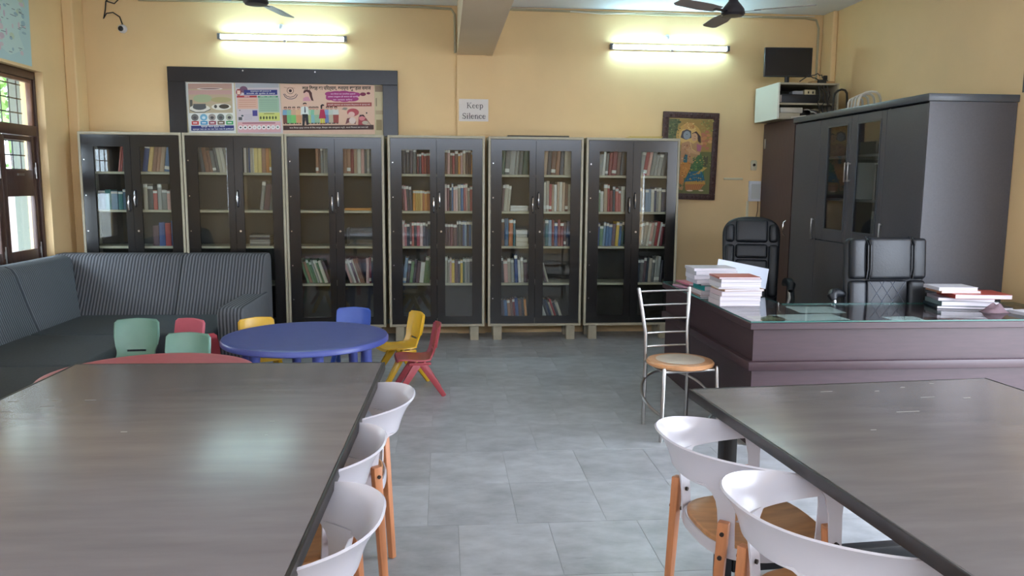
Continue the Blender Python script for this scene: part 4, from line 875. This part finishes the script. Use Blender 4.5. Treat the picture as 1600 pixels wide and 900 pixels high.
# ------------------------------------------------------------------ kids chairs
def kid_chair(col, nm):
    """faces -y, origin on floor"""
    T = thing('kids_chair', '', 'chair'); mt = mat('plastic_chair_' + nm, col, .33, noise=(10, .05))
    prof = [(-.155, .262, .125), (-.15, .276, .14), (-.10, .28, .146), (-.02, .272, .148), (.05, .268, .146), (.095, .275, .14), (.122, .295, .130), (.135, .318, .124), (.142, .338, .123), (.147, .352, .125), (.155, .385, .135), (.166, .44, .140), (.176, .49, .140), (.184, .535, .138), (.187, .551, .128)]
    NX = 9; rows = []
    for i, (y, z, hw) in enumerate(prof):
        row = []
        for j in range(NX):
            u = -1 + 2 * j / (NX - 1); dz = 0; dy = 0
            if i <= 5: dz = .012 * abs(u) ** 3
            else: dy = -.022 * abs(u) ** 2.5
            if i == len(prof) - 1: dz = -.010 * abs(u) ** 3
            row.append((hw * u, y + dy, z + dz))
        rows.append(row)
    skip = {(8, j) for j in range(2, 6)}
    part('seat_shell', MB().grid(rows, skip=skip), mt, T, world=False, solid=.012, smooth=60)
    # folded rim behind the backrest
    part('back_rim', MB().tube([(-.128, .138, .385), (-.138, .147, .44), (-.138, .157, .49), (-.136, .164, .53), (-.122, .170, .545), (-.05, .186, .55), (0, .190, .552), (.05, .186, .55), (.122, .170, .545), (.136, .164, .53), (.138, .157, .49), (.138, .147, .44), (.128, .138, .385)], .008, 8), mt, T, world=False)
    for s in (-1, 1):
        part('leg', MB().bar((s * .108, .0, .262), (s * .142, -.175, 0), .032, .06, .03, .036, side=(1, 0, 0)), mt, T, world=False, bevel=.005)
        part('leg', MB().bar((s * .108, .03, .262), (s * .142, .20, 0), .032, .06, .03, .036, side=(1, 0, 0)), mt, T, world=False, bevel=.005)
        part('side_brace', MB().bar((s * .112, -.07, .255), (s * .112, .10, .258), .030, .022), mt, T, world=False, bevel=.004)
    return T
KC = {'yellow': kid_chair((228, 178, 36), 'yellow'), 'red': kid_chair((166, 66, 72), 'red'), 'green': kid_chair((112, 152, 134), 'green'), 'blue': kid_chair((56, 88, 176), 'blue'), 'pink': kid_chair((214, 110, 124), 'pink')}
usedc = set()
def put_kid(cn, x, y, deg, lab, sc=1):
    c = KC[cn] if cn not in usedc else copy_tree(KC[cn]); usedc.add(cn)
    c.location = (x, y, 0); c.rotation_euler = (0, 0, math.radians(deg)); c.scale = (sc, sc, sc)
    props(c, lab, 'chair', 'small plastic chairs around the round tables')
put_kid('red', -.205, 5.85, -82, 'small red plastic chair standing in front of the yellow chair', .94)
put_kid('yellow', -.355, 6.24, -64, 'small yellow plastic chair with open back slot beside the red chair', .96)
put_kid('blue', -.75, 6.36, -6, 'small blue plastic chair between the blue table and bookcases', .97)
put_kid('yellow', -1.34, 5.98, 30, 'small yellow plastic chair between the sofa arm and blue table', .95)
put_kid('red', -1.47, 5.43, 72, 'small red plastic chair between the two green chairs and blue table', .93)
put_kid('green', -2.15, 5.60, 4, 'small green plastic chair at the sofa corner, full back visible', 1.05)
put_kid('pink', -1.96, 5.95, -25, 'small pink plastic chair mostly hidden behind the green chair', .95)
put_kid('green', -1.67, 5.07, -8, 'small green plastic chair tucked under the red round table', 1.04)

# ------------------------------------------------------------------ steel ladder back chair
SC = thing('steel_chair', 'steel ladder-back chair with round wooden seat beside the desk', 'chair', (1.47, 4.80, 0), math.radians(9))
bl = [(-.155, .20), (.145, .20)]
for s, lab in ((-1, 0), (1, 0)):
    x = s * .15
    part('back_post', MB().tube([(x, .20, 0), (x, .195, .30), (x, .195, .45), (x - s * .004, .21, .60), (x + s * .012, .24, .75), (x + s * .028, .265, .885), (x + s * .028, .266, .893)], [.0125, .0125, .0125, .0125, .0125, .0125, .006], 12), STEELB, SC, world=False)
    part('front_leg', MB().tube([(s * .19, -.165, 0), (s * .175, -.15, .44), (s * .175, -.15, .452)], [.0125, .0125, .007], 12), STEELB, SC, world=False)
for k in range(5):
    z = .865 - k * .088; f = (z - .6) / .285; y = .21 + .055 * max(0, f); hw = .146 + .026 * max(0, f)
    part('back_rung', MB().tube([(-hw, y, z), (-hw * .5, y + .008, z), (0, y + .010, z), (hw * .5, y + .008, z), (hw, y, z)], .007, 8), STEELB, SC, world=False)
part('foot_ring', MB().tube([(.228 * math.cos(2 * PI * k / 40), (.02 + .228 * math.sin(2 * PI * k / 40)), .225 + .115 * math.sin(2 * PI * k / 40)) for k in range(40)], .009, 8, closed=True), STEELB, SC, world=False)
part('seat_frame', MB().tube([(-.15, .19, .425), (-.17, -.14, .425)], .009, 8).tube([(.15, .19, .425), (.17, -.14, .425)], .009, 8).tube([(-.17, -.14, .425), (.17, -.14, .425)], .009, 8), STEELB, SC, world=False)
ST = part('seat', MB().lathe([(.03, .435), (.195, .435), (.208, .443), (.21, .455), (.2, .466), (.18, .47), (.155, .469), (.03, .469)], 44), mat('varnished_wood_rim', (206, 150, 104), .3, noise=(8, .15)), SC, world=False)
part('seat_inset', MB().lathe([(.02, .4692), (.148, .4692), (.152, .4705), (.14, .472), (.02, .472)], 40), mat('pale_worn_seat_inset', (206, 190, 172), .4, noise=(9, .1)), ST, world=False)

# ------------------------------------------------------------------ teacher desk
DX0, DX1, DY0, DYI, DXI, DY1 = 1.785, 3.92, 4.475, 5.16, 2.27, 6.39
DK = thing('teacher_desk', 'large purple brown L-shaped office desk with glass top', 'desk', (2.6, 4.9, 0))
def Lshape(e, z0, z1): return MB().prism([(DX0 + e, DY0 + e), (DX1 - e, DY0 + e), (DX1 - e, DYI - e), (DXI - e, DYI - e), (DXI - e, DY1 - e), (DX0 + e, DY1 - e)], z0, z1)
part('desk_top', Lshape(0, .712, .752), DESKW, DK, bevel=.003, seg=1)
part('front_panel', box(DX0 + .03, DX1 - .02, DY0 + .028, DY0 + .05, .52, .712), DESKW, DK, smooth=0)
part('ledge', MB().prism([(DX0 - .004, DY0 - .004), (DX1 - .02, DY0 - .004), (DX1 - .02, DY0 + .05), (DX0 + .05, DY0 + .05), (DX0 + .05, DY1 - .02), (DX0 - .004, DY1 - .02)], .466, .52), DESKW, DK, bevel=.006)
part('front_panel', box(DX0 + .03, DX1 - .02, DY0 + .03, DY0 + .05, 0, .466), DESKW, DK, smooth=0)
part('side_panel', box(DX0 + .03, DX0 + .05, DY0 + .05, DY1 - .02, .52, .712), DESKW, DK, smooth=0)
part('side_panel', box(DX0 + .03, DX0 + .05, DY0 + .05, DY1 - .02, 0, .466), DESKW, DK, smooth=0)
part('end_panel', box(DX0 + .05, DXI - .03, DY1 - .04, DY1 - .02, 0, .712), DESKW, DK, smooth=0)
part('end_panel', box(DX1 - .04, DX1 - .02, DY0 + .05, DYI - .03, 0, .712), DESKW, DK, smooth=0)
gl = part('glass_top', Lshape(.002, .7545, .7625), [GLASSG, GEDGE], DK, smooth=0)
for pl_ in gl.data.polygons:
    if abs(pl_.normal.z) < .5: pl_.material_index = 1
def flat(name, x0, y0, dx, dy, rz, z, th, mt, label, cat, group=None, mats=None):
    M = Matrix.Translation((x0, y0, 0)) @ Matrix.Rotation(math.radians(rz), 4, 'Z')
    mb = MB().box(-dx / 2, dx / 2, -dy / 2, dy / 2, z, z + th, M=M)
    return single(name, mb, mt, label, cat, group, loc=(x0, y0, z), smooth=0)
PG = mat('pale_green_paper', (226, 238, 234), .6)
flat('paper_sheet', 2.22, 4.66, .42, .22, 4, .7522, .0012, PG, 'large pale sheet under the desk glass, middle of three', 'paper')
flat('paper_sheet', 2.40, 4.95, .30, .26, -3, .7522, .0012, PG, 'pale sheet under the desk glass nearest the leather chair', 'paper')
flat('paper_sheet', 2.79, 4.60, .21, .12, 0, .7522, .0012, PG, 'small pale sheet under the desk glass toward the book pile', 'paper')
flat('photo_print', 1.95, 4.64, .20, .16, 2, .7522, .0012, mat('mottled_green_print', (150, 150, 110), .6, noise=(30, .4)), 'mottled printed card under the desk glass at the corner', 'paper')
# piles of magazines and papers (each is a thing)
def mag(x, y, dx, dy, rz, z, th, col, label, group, edge=(198, 190, 194)):
    T = thing('magazine', label, 'magazine', (x, y, z), math.radians(rz), group)
    c = mat('cover_%d_%d_%d' % col, col, .35)
    part('pages', MB().box(-dx / 2 + .002, dx / 2 - .003, -dy / 2 + .003, dy / 2 - .003, .0012, th - .0012), mat('edge_%d_%d_%d' % edge, edge, .7, noise=(3, .3), stretch=(1, 1, 120)), T, world=False, smooth=0)
    part('cover', MB().box(-dx / 2, dx / 2, -dy / 2, dy / 2, th - .0011, th).box(-dx / 2, dx / 2, -dy / 2, dy / 2, 0, .0011).box(-dx / 2 - .001, -dx / 2, -dy / 2, dy / 2, 0, th), c, T, world=False, smooth=0)
z = .7632
for k, (th, col, rz, dx, dn) in enumerate(((.034, (214, 200, 204), 1, 0, 'thick pale'), (.030, (206, 196, 200), -1, .005, 'pale pink edged'), (.032, (210, 190, 194), 1, .01, 'pinkish'), (.014, (190, 150, 120), 4, .02, 'tan covered'), (.012, (226, 224, 220), -4, .0, 'white splayed'), (.03, (220, 216, 222), 2, .0, 'white thick'), (.024, (180, 176, 180), 1, .004, 'grey covered'), (.012, (190, 110, 96), -2, -.003, 'red and grey topped'))):
    mag(1.935 + dx, 5.16, .275, .22, rz, z, th, col, '%s magazine, %s up in the desk pile beside the steel chair' % (dn, ORD[k]), 'magazines in the desk pile beside the steel chair'); z += th + .0004
z = .7632
for k, (th, col, rz, dx, dy, dn) in enumerate(((.012, (96, 150, 150), 3, .02, .0, 'teal covered'), (.012, (150, 110, 100), -3, .03, -.01, 'brown spotted'), (.03, (214, 204, 208), 1, .03, 0, 'thick pale'), (.034, (30, 140, 140), 2, .05, 0, 'bright teal'), (.014, (70, 64, 70), -3, .04, .01, 'black covered'), (.03, (200, 196, 206), 1, -.005, 0, 'white'), (.03, (222, 218, 228), -2, -.015, 0, 'white lilac'), (.028, (202, 200, 206), 1, -.01, 0, 'white page'), (.02, (206, 204, 210), -1, -.02, 0, 'topmost white'))):
    mag(1.90 + dx, 5.50 + dy, .30, .23, rz, z, th, col, '%s booklet, %s up in the taller desk pile behind' % (dn, ORD[k]), 'booklets in the taller desk pile'); z += th + .0004
for k, (x, y, rz, col, dn) in enumerate(((1.93, 6.02, 20, (196, 150, 170), 'pink'), (2.02, 5.98, -12, (190, 180, 190), 'lilac grey'), (1.95, 6.06, 5, (206, 120, 140), 'rose'))):
    mag(x, y, .2, .27, rz, .7632 + k * .012, .0115, col, '%s booklet lying at the far end of the desk wing' % dn, 'booklets at the far end of the desk')
lp = MB().box(-.19, .19, -.002, .002, 0, .15)
o = single('document_sheet', lp, mat('cool_white_card', (200, 206, 218), .6), 'large white sheet standing up behind the desk piles', 'paper', smooth=0)
o.location = (2.17, 5.68, .80); o.rotation_euler = (math.radians(-12), math.radians(11), math.radians(-6))
o.location.z = .83
z = .7632
for k, (x, y, dx, dy, th, rz, col, dn) in enumerate(((3.46, 4.98, .46, .26, .016, -14, (40, 50, 60), 'dark folder, lowest'), (3.43, 5.0, .36, .25, .03, -9, (110, 130, 130), 'grey green'), (3.42, 5.0, .34, .24, .02, -16, (150, 140, 150), 'lilac grey'), (3.50, 4.98, .36, .26, .028, -8, (178, 74, 64), 'red covered'), (3.38, 5.02, .26, .2, .016, -4, (190, 140, 110), 'tan'), (3.36, 5.02, .26, .19, .022, -3, (216, 214, 220), 'white topped'))):
    mag(x, y, dx, dy, rz, z, th, col, '%s booklet in the pile at the wall end of the desk, %s up' % (dn, ORD[k]), 'booklets at the wall end of the desk'); z += th + .0004
mag(3.70, 4.635, .26, .2, 6, .7632, .02, (200, 200, 208), 'white printed booklet lying flat beside the wall end pile', 'booklets at the wall end of the desk')
G = []
for i in range(13):
    u = i / 12; row = []
    for j in range(9):
        v = j / 8; e = min(1, 4 * min(u, 1 - u)) * min(1, 3 * min(v, 1 - v))
        row.append(Vector((3.40 + .15 * u + .006 * math.sin(9 * v), 4.69 + .10 * v + .006 * math.sin(11 * u), .7640 + e * (.040 + .013 * math.sin(9 * u + 5 * v) + .008 * math.sin(17 * v - 6 * u)))))
    G.append(row)
bag = MB().grid(G); rim = [G[i][0] for i in range(13)] + [G[12][j] for j in range(1, 9)] + [G[i][8] for i in range(11, -1, -1)] + [G[0][j] for j in range(7, 0, -1)]
bag.add(rim, [list(range(len(rim)))])
single('cloth_bag', bag, mat('dull_mauve_cloth', (104, 82, 88), .8, noise=(12, .2)), 'crumpled mauve cloth bag in front of the wall end pile', 'bag', loc=(3.475, 4.74, .764), smooth=60)

# ------------------------------------------------------------------ leather office chairs
def office_chair(x, y, rz, kind, label):
    """faces -y; backrest built with rounded pads"""
    T = thing('office_chair', label, 'chair', (x, y, 0), math.radians(rz))
    for k in range(5):
        a = 2 * PI * k / 5 + .3
        lg = part('base_leg', MB().bar((0.0, 0, .11), (.29 * math.cos(a), .29 * math.sin(a), .075), .05, .035, .035, .025), BLACKM, T, world=False, bevel=.006)
        part('castor', MB().tube([(.29 * math.cos(a) - .012 * math.sin(a), .29 * math.sin(a) + .012 * math.cos(a), .03), (.29 * math.cos(a) + .012 * math.sin(a), .29 * math.sin(a) - .012 * math.cos(a), .03)], .03, 14), BLACKM, lg, world=False)
    part('gas_column', MB().tube([(0, 0, .1), (0, 0, .40)], .028, 14), STEELB, T, world=False)
    part('seat', MB().box(-.25, .25, -.27, .22, .40, .50), LEATHER, T, world=False, bevel=.04, seg=4)
    Mb = Matrix.Translation((0, .20, .46)) @ Matrix.Rotation(math.radians(-10 if kind == 'A' else -5), 4, 'X')
    def pad(x0, x1, z0, z1, y0, y1, bev, name, par=T):
        o = MB(); o.box(x0, x1, y0, y1, z0, z1, M=Mb)
        return part(name, o, LEATHER, par, world=False, bevel=bev, seg=4, smooth=60)
    if kind == 'A':
        Hh, Ww = .83, .245
        pr = []
        for i in range(29):
            a = PI * i / 28; c, s = math.cos(a), math.sin(a)
            pr.append((Ww * (abs(c) ** .7) * (1 if c > 0 else -1), Hh - .17 + .17 * abs(s) ** .8))
        pr = [(Ww * .92, .0)] + pr + [(-Ww * .92, .0)]
        bk = part('backrest', MB().prism(pr, 0, .09, axis='y', M=Mb), LEATHER, T, world=False, bevel=.03, seg=3, smooth=60)
        for (a, b, c2, d) in ((-.135, .135, .60, .80), (-.135, .135, .46, .585), (-.135, .135, .30, .45), (-.135, .135, .10, .29)): pad(a, b, c2, d, -.035, .03, .025, 'back_pad', bk)
        for s in (-1, 1):
            pad(min(s * .145, s * .225), max(s * .145, s * .225), .12, .58, -.045, .03, .03, 'side_bolster', bk)
            pad(min(s * .145, s * .222), max(s * .145, s * .222), .60, .76, -.030, .03, .03, 'side_bolster', bk)
    else:
        Hh, Ww = .74, .282
        bk = part('backrest', MB().prism([(-.25, 0), (.25, 0), (Ww, .25), (Ww, Hh - .03), (Ww - .02, Hh), (-Ww + .02, Hh), (-Ww, Hh - .03), (-Ww, .25)], .02, .075, axis='y', M=Mb), LEATHER, T, world=False, bevel=.02, seg=3, smooth=60)
        pad(-.155, .155, .455, .745, -.055, .03, .028, 'headrest', bk)
        for s in (-1, 1):
            pad(min(s * .16, s * .268), max(s * .16, s * .268), .46, .74, -.04, .03, .026, 'headrest_wing', bk)
            pad(min(s * .15, s * .272), max(s * .15, s * .272), .05, .45, -.03, .03, .026, 'side_bolster', bk)
        pad(-.145, .145, .05, .45, -.012, .03, .012, 'quilted_panel', bk)
        st = MB()
        for k in range(-5, 7):
            for dr in (-1, 1):
                pts = []
                for t in (0, .2, .4, .6, .8, 1):
                    xx = k * .075 + dr * (t - .5) * .26; zz = .06 + t * .385
                    if -.143 <= xx <= .143: pts.append(Mb @ Vector((xx, -.013, zz)))
                if len(pts) > 1: st.tube(pts, .0025, 5)
        part('quilt_stitching', st, mat('grey_piping', (92, 96, 106), .4), bk, world=False)
        for xx in (-.165, -.145, .145, .165): part('piping', MB().tube([Mb @ Vector((xx, -.035, .46)), Mb @ Vector((xx, -.055, .53)), Mb @ Vector((xx, -.055, .69)), Mb @ Vector((xx, -.01, .75))], .005, 6), LEATHER, bk, world=False)
    for s in (-1, 1):
        if kind == 'A':
            pa = [(s * .28, -.16, .69), (s * .29, -.12, .735), (s * .29, 0, .745), (s * .28, .12, .735), (s * .27, .17, .71)]; sup = [[(s * .30, -.10, .72), (s * .315, -.08, .6), (s * .26, 0, .44)], [(s * .30, .12, .72), (s * .315, .09, .6), (s * .26, .02, .44)]]
        else:
            pa = [(s * .37, .235, .775), (s * .375, .25, .80), (s * .36, .265, .815), (s * .33, .275, .82), (s * .275, .27, .81)]; sup = [[(s * .36, .26, .80), (s * .34, .25, .65), (s * .24, .16, .45)]]
        ar = part('armrest', MB().tube(pa, [.02, .034, .036, .034, .02], 12), LEATHER, T, world=False)
        sm = MB()
        for q in sup: sm.tube(q, .016, 10)
        part('arm_support', sm, STEELB, ar, world=False)
    return T
office_chair(2.605, 6.52, -16, 'A', 'black leather office chair with rounded back beside the brown cupboard')
office_chair(3.03, 4.985, 0, 'B', 'black leather office chair with quilted back behind the desk')

# ------------------------------------------------------------------ wardrobe, cupboard
WX, WXR = 3.31, 3.945
WD = thing('wardrobe', 'large dark grey wardrobe with two glazed doors against the wall', 'wardrobe', (3.63, 6.38, 0))
m = MB().box(WX + .022, WXR, 5.332, 5.352, 0, 2.128).box(WX + .022, WXR, 5.84, 5.86, .0, 2.128).box(WX + .022, WXR, 6.89, 6.91, 0, 2.128).box(WX + .022, WXR, 7.41, 7.43, 0, 2.128)
m.box(WXR - .02, WXR, 5.352, 7.41, 0, 2.128).box(WX + .022, WXR - .02, 5.352, 7.41, 0, .06)
part('carcass', m, WARD, WD, smooth=0)
part('side_panel', box(WX, WXR, 5.322, 5.331, 0, 2.128), WARD, WD, smooth=0)
part('top_slab', box(WX - .02, WXR + .002, 5.305, 7.445, 2.13, 2.18), WARDT, WD, bevel=.004)
def handle(par, x, y, z0, z1): part('handle', MB().bar((x - .022, y, z0), (x - .022, y, z1), .016, .010).box(x - .02, x + .001, y - .006, y + .006, z0 + .004, z0 + .018).box(x - .02, x + .001, y - .006, y + .006, z1 - .018, z1 - .004), STEELB, par, bevel=.002)
d1 = part('door', box(WX, WX + .02, 6.915, 7.428, .06, 2.118), WARD, WD, bevel=.002, seg=1); handle(d1, WX, 6.95, 1.07, 1.26)
d4 = part('door', box(WX, WX + .02, 5.334, 5.848, .06, 2.118), WARD, WD, bevel=.002, seg=1); handle(d4, WX, 5.82, 1.07, 1.27)
for (a, b, ga, gb, hy) in ((6.376, 6.91, 6.42, 6.775, 6.40), (5.853, 6.372, 5.92, 6.275, 6.35)):
    gd = part('glazed_door', MB().box(WX, WX + .02, a, ga, 1.078, 2.118).box(WX, WX + .02, gb, b, 1.078, 2.118).box(WX, WX + .02, ga, gb, 2.055, 2.118).box(WX, WX + .02, ga, gb, 1.078, 1.168), WARD, WD, bevel=.002, seg=1)
    part('glass_pane', box(WX + .008, WX + .012, ga - .001, gb + .001, 1.167, 2.056), GLASS, gd, smooth=0)
    m = MB(); e = .012
    for (c0, c1, z0, z1) in ((ga, gb, 1.168, 1.168 + e), (ga, gb, 2.055 - e, 2.055), (ga, ga + e, 1.18, 2.043), (gb - e, gb, 1.18, 2.043)): m.box(WX - .004, WX + .006, c0, c1, z0, z1)
    part('bead', m, WARDT, gd, smooth=0)
    handle(gd, WX, hy, 1.58, 1.74)
    part('lower_door', box(WX, WX + .02, a, b, .06, 1.07), WARD, WD, bevel=.002, seg=1)
for z in (1.07, 1.44, 1.80): part('shelf', box(WX + .04, WXR - .022, 5.862, 6.888, z - .02, z), WARD, WD, smooth=0)
for k, (y, t, h, lean, col, nm) in enumerate(((6.02, .03, .30, 4, (196, 192, 186), 'white'), (6.06, .035, .32, 0, (206, 202, 190), 'cream'), (6.11, .025, .30, -4, (150, 140, 130), 'grey'), (6.17, .03, .28, 0, (90, 84, 84), 'dark'), (6.48, .04, .30, 0, (206, 204, 200), 'white'), (6.54, .02, .27, 6, (170, 160, 150), 'tan'))):
    place_book(col, None, (WX + .10, y, 1.4405), (t, .2, h), 0, '%s file standing behind the wardrobe glass, %s from the side panel' % (nm, ORD[k]), 'files behind the wardrobe glass', rz=-PI / 2)
for k in range(3):
    place_book(((120, 116, 112), (140, 132, 120), (96, 92, 92))[k], None, (WX + .09, 6.06 + k * .045, 1.0705), (.04, .2, .24 + .02 * k), 0, '%s file on the lower glazed wardrobe shelf' % ('grey', 'tan', 'dark grey')[k], 'files behind the wardrobe glass', rz=-PI / 2)
CP = thing('cupboard', 'tall dark brown striped cupboard in the corner beside the grey wardrobe', 'cupboard', (3.63, 7.83, 0))
BRS = stripes('brown_striped_laminate', (66, 48, 46), (84, 62, 60), 9, 'Y', .5, .1, dist=1.5)
part('carcass', box(WX + .022, WXR - .055, 7.45, 8.19, 0, 2.18), BRS, CP, smooth=0)
dd = part('door', box(WX, WX + .02, 7.45, 8.19, .05, 2.17), BRS, CP, bevel=.002, seg=1)
part('handle', MB().tube([(WX, 7.54, 1.06), (WX - .025, 7.54, 1.08), (WX - .03, 7.54, 1.13), (WX - .025, 7.54, 1.19), (WX, 7.54, 1.21)], .006, 8), CHROME, dd)
part('hinge', box(WX - .008, WX, 8.12, 8.15, 1.92, 2.02), STEELB, dd, bevel=.002)

# ------------------------------------------------------------------ white box unit with recorder, monitor
UB = thing('equipment_shelf', 'small cream open box unit holding recorders on the cupboard', 'shelf unit', (3.5, 7.87, 2.182))
u0, u1, v0, v1, z0, z1 = 3.195, 3.80, 7.60, 8.17, 2.182, 2.525
part('side_panel', box(u0, u0 + .018, v0, v1, z0, z1), mat('white_laminate_panel', (222, 226, 214), .4), UB, bevel=.002, seg=1)
part('side_panel', box(u1 - .018, u1, v0, v1, z0, z1), CREAM, UB, bevel=.002, seg=1)
part('top_panel', box(u0 + .018, u1 - .018, v0, v1, z1 - .018, z1), CREAM, UB, bevel=.002, seg=1)
part('bottom_panel', box(u0 + .018, u1 - .018, v0, v1, z0, z0 + .018), CREAM, UB, bevel=.002, seg=1)
part('middle_shelf', box(u0 + .018, u1 - .018, v0 + .01, v1 - .012, 2.318, 2.336), CREAM, UB, bevel=.002, seg=1)
part('back_panel', box(u0 + .018, u1 - .018, v1 - .01, v1, z0 + .018, z1 - .018), CABIN, UB, smooth=0)
RC = thing('video_recorder', 'wide black recorder on the upper shelf of the box unit', 'recorder', (3.44, 7.8, 2.3365))
part('case', box(3.225, 3.62, 7.64, 7.95, 2.3368, 2.42), mat('black_plastic_gear', (28, 32, 40), .4), RC, bevel=.004)
part('front_trim', box(3.23, 3.245, 7.634, 7.64, 2.345, 2.41), STEELB, RC)
single('adapter', MB().box(3.38, 3.47, 7.66, 7.78, 2.4205, 2.455).box(3.36, 3.40, 7.655, 7.66, 2.425, 2.45), mat('grey_silver_plastic', (150, 154, 164), .35), 'grey adapter lying on the black recorder', 'adapter', bevel=.006)
rt = thing('modem', 'cream modem with dark slots on the black recorder', 'modem', (3.53, 7.7, 2.4205))
part('case', box(3.485, 3.595, 7.66, 7.76, 2.4205, 2.468), mat('aged_cream_plastic', (204, 192, 156), .5), rt, bevel=.004)
for xx in (3.515, 3.56): part('slot', box(xx, xx + .012, 7.655, 7.6605, 2.43, 2.452), BLACKM, rt, smooth=0)
single('set_top_box', MB().box(3.235, 3.46, 7.625, 7.86, 2.2415, 2.295), mat('silver_plastic_case', (196, 192, 180), .35), 'silver box on the bottom shelf of the box unit, upper one', 'box', bevel=.008)
single('set_top_box', MB().box(3.222, 3.43, 7.62, 7.86, 2.2005, 2.241), mat('beige_plastic_case', (180, 172, 150), .4), 'beige flat box on the bottom shelf of the box unit, lower one', 'box', bevel=.004)
MN = thing('monitor', 'black flat monitor on the box unit below the ceiling corner', 'monitor', (3.36, 7.80, 2.526), math.radians(-4))
part('screen', MB().box(-.235, .235, -.018, .012, .075, .355), mat('black_screen', (22, 24, 30), .3), MN, world=False, bevel=.006)
part('display', MB().box(-.225, .225, -.0195, -.0181, .085, .345), mat('dark_display_glass', (16, 19, 26), .18), MN, world=False, smooth=0)
part('stand', MB().box(-.02, .02, -.01, .015, .008, .12).box(-.09, .09, -.06, .07, 0, .008), BLACKM, MN, world=False, bevel=.002)
single('wooden_slat', box(3.55, 3.78, 7.66, 7.74, 2.5262, 2.552), mat('raw_pine', (190, 150, 100), .6, noise=(10, .2)), 'short raw wooden slat on top of the box unit', 'slat', bevel=.003)
single('power_plug', MB().box(3.60, 3.68, 7.62, 7.655, 2.5265, 2.56).box(3.65, 3.69, 7.625, 7.65, 2.56, 2.60), BLACKM, 'black power adapter beside the monitor on the box unit', 'adapter', bevel=.006)
rc = random.Random(9); grp = 'tangled cables on and around the box unit'
def tangle(a, b, sag, mt, lab, r=.005):
    a = Vector(a); b = Vector(b); pts = []
    for i in range(9):
        t = i / 8; q = a.lerp(b, t); q.z += sag * math.sin(PI * t); k = math.sin(PI * t)
        pts.append(q + Vector((rc.uniform(-.02, .02), rc.uniform(-.01, .01), rc.uniform(-.012, .012))) * k)
    cable([tuple(q) for q in pts], r, mt, lab, grp)
for k in range(4): tangle((3.58 + .03 * k, 7.59, 2.50), (3.60 + .04 * k, 7.57, 2.215), .02, WB, 'dark cable hanging down the box unit front, %s from the silver box' % ORD[k], .006)
tangle((3.40, 7.60, 2.535), (3.62, 7.62, 2.54), .045, WB, 'black cable lying on the box unit under the monitor')
tangle((3.56, 7.72, 2.60), (3.70, 7.64, 2.55), .04, WB, 'black cable from the monitor to the power adapter')
for k in range(3): tangle((3.46 + .03 * k, 7.6, 2.27), (3.64 + .03 * k, 7.58, 2.20), .02, (WW, WB, WG)[k], '%s cable spilling from the lower shelf of the box unit' % ('white', 'black', 'beige')[k])
tangle((3.30, 7.52, 2.19), (3.62, 7.46, 2.19), .01, WW, 'white cable lying along the wardrobe top edge')
def loop(x, y, z, r, ry, mt, lab):
    cable([(x + r * math.cos(PI * k / 12), y + .03 * math.sin(k), z + ry * math.sin(PI * k / 12)) for k in range(13)], .011, mt, lab, grp)
for k in range(4): loop(3.74 + .012 * k, 7.15 - .06 * k, 2.192, .09 + .014 * k, .15 + .012 * k, WW, 'thick white cable loop on the wardrobe top, %s from the box unit' % ORD[k])
loop(3.76, 7.48, 2.192, .09, .26, WB, 'dark cable loop between the box unit and the wall')

# ------------------------------------------------------------------ frame on the right wall at the picture edge
WFm = thing('wall_frame', 'brown framed white panel on the wall above the wardrobe end', 'wall frame', (XR, 5.0, 2.25))
part('frame', MB().box(XR - .02, XR, 5.24, 5.27, 2.19, 2.46).box(XR - .02, XR, 4.7, 5.24, 2.43, 2.46).box(XR - .02, XR, 4.7, 5.24, 2.19, 2.22), BROWNW, WFm, smooth=0)
part('panel', box(XR - .012, XR, 4.7, 5.24, 2.22, 2.43), PAPER, WFm, smooth=0)
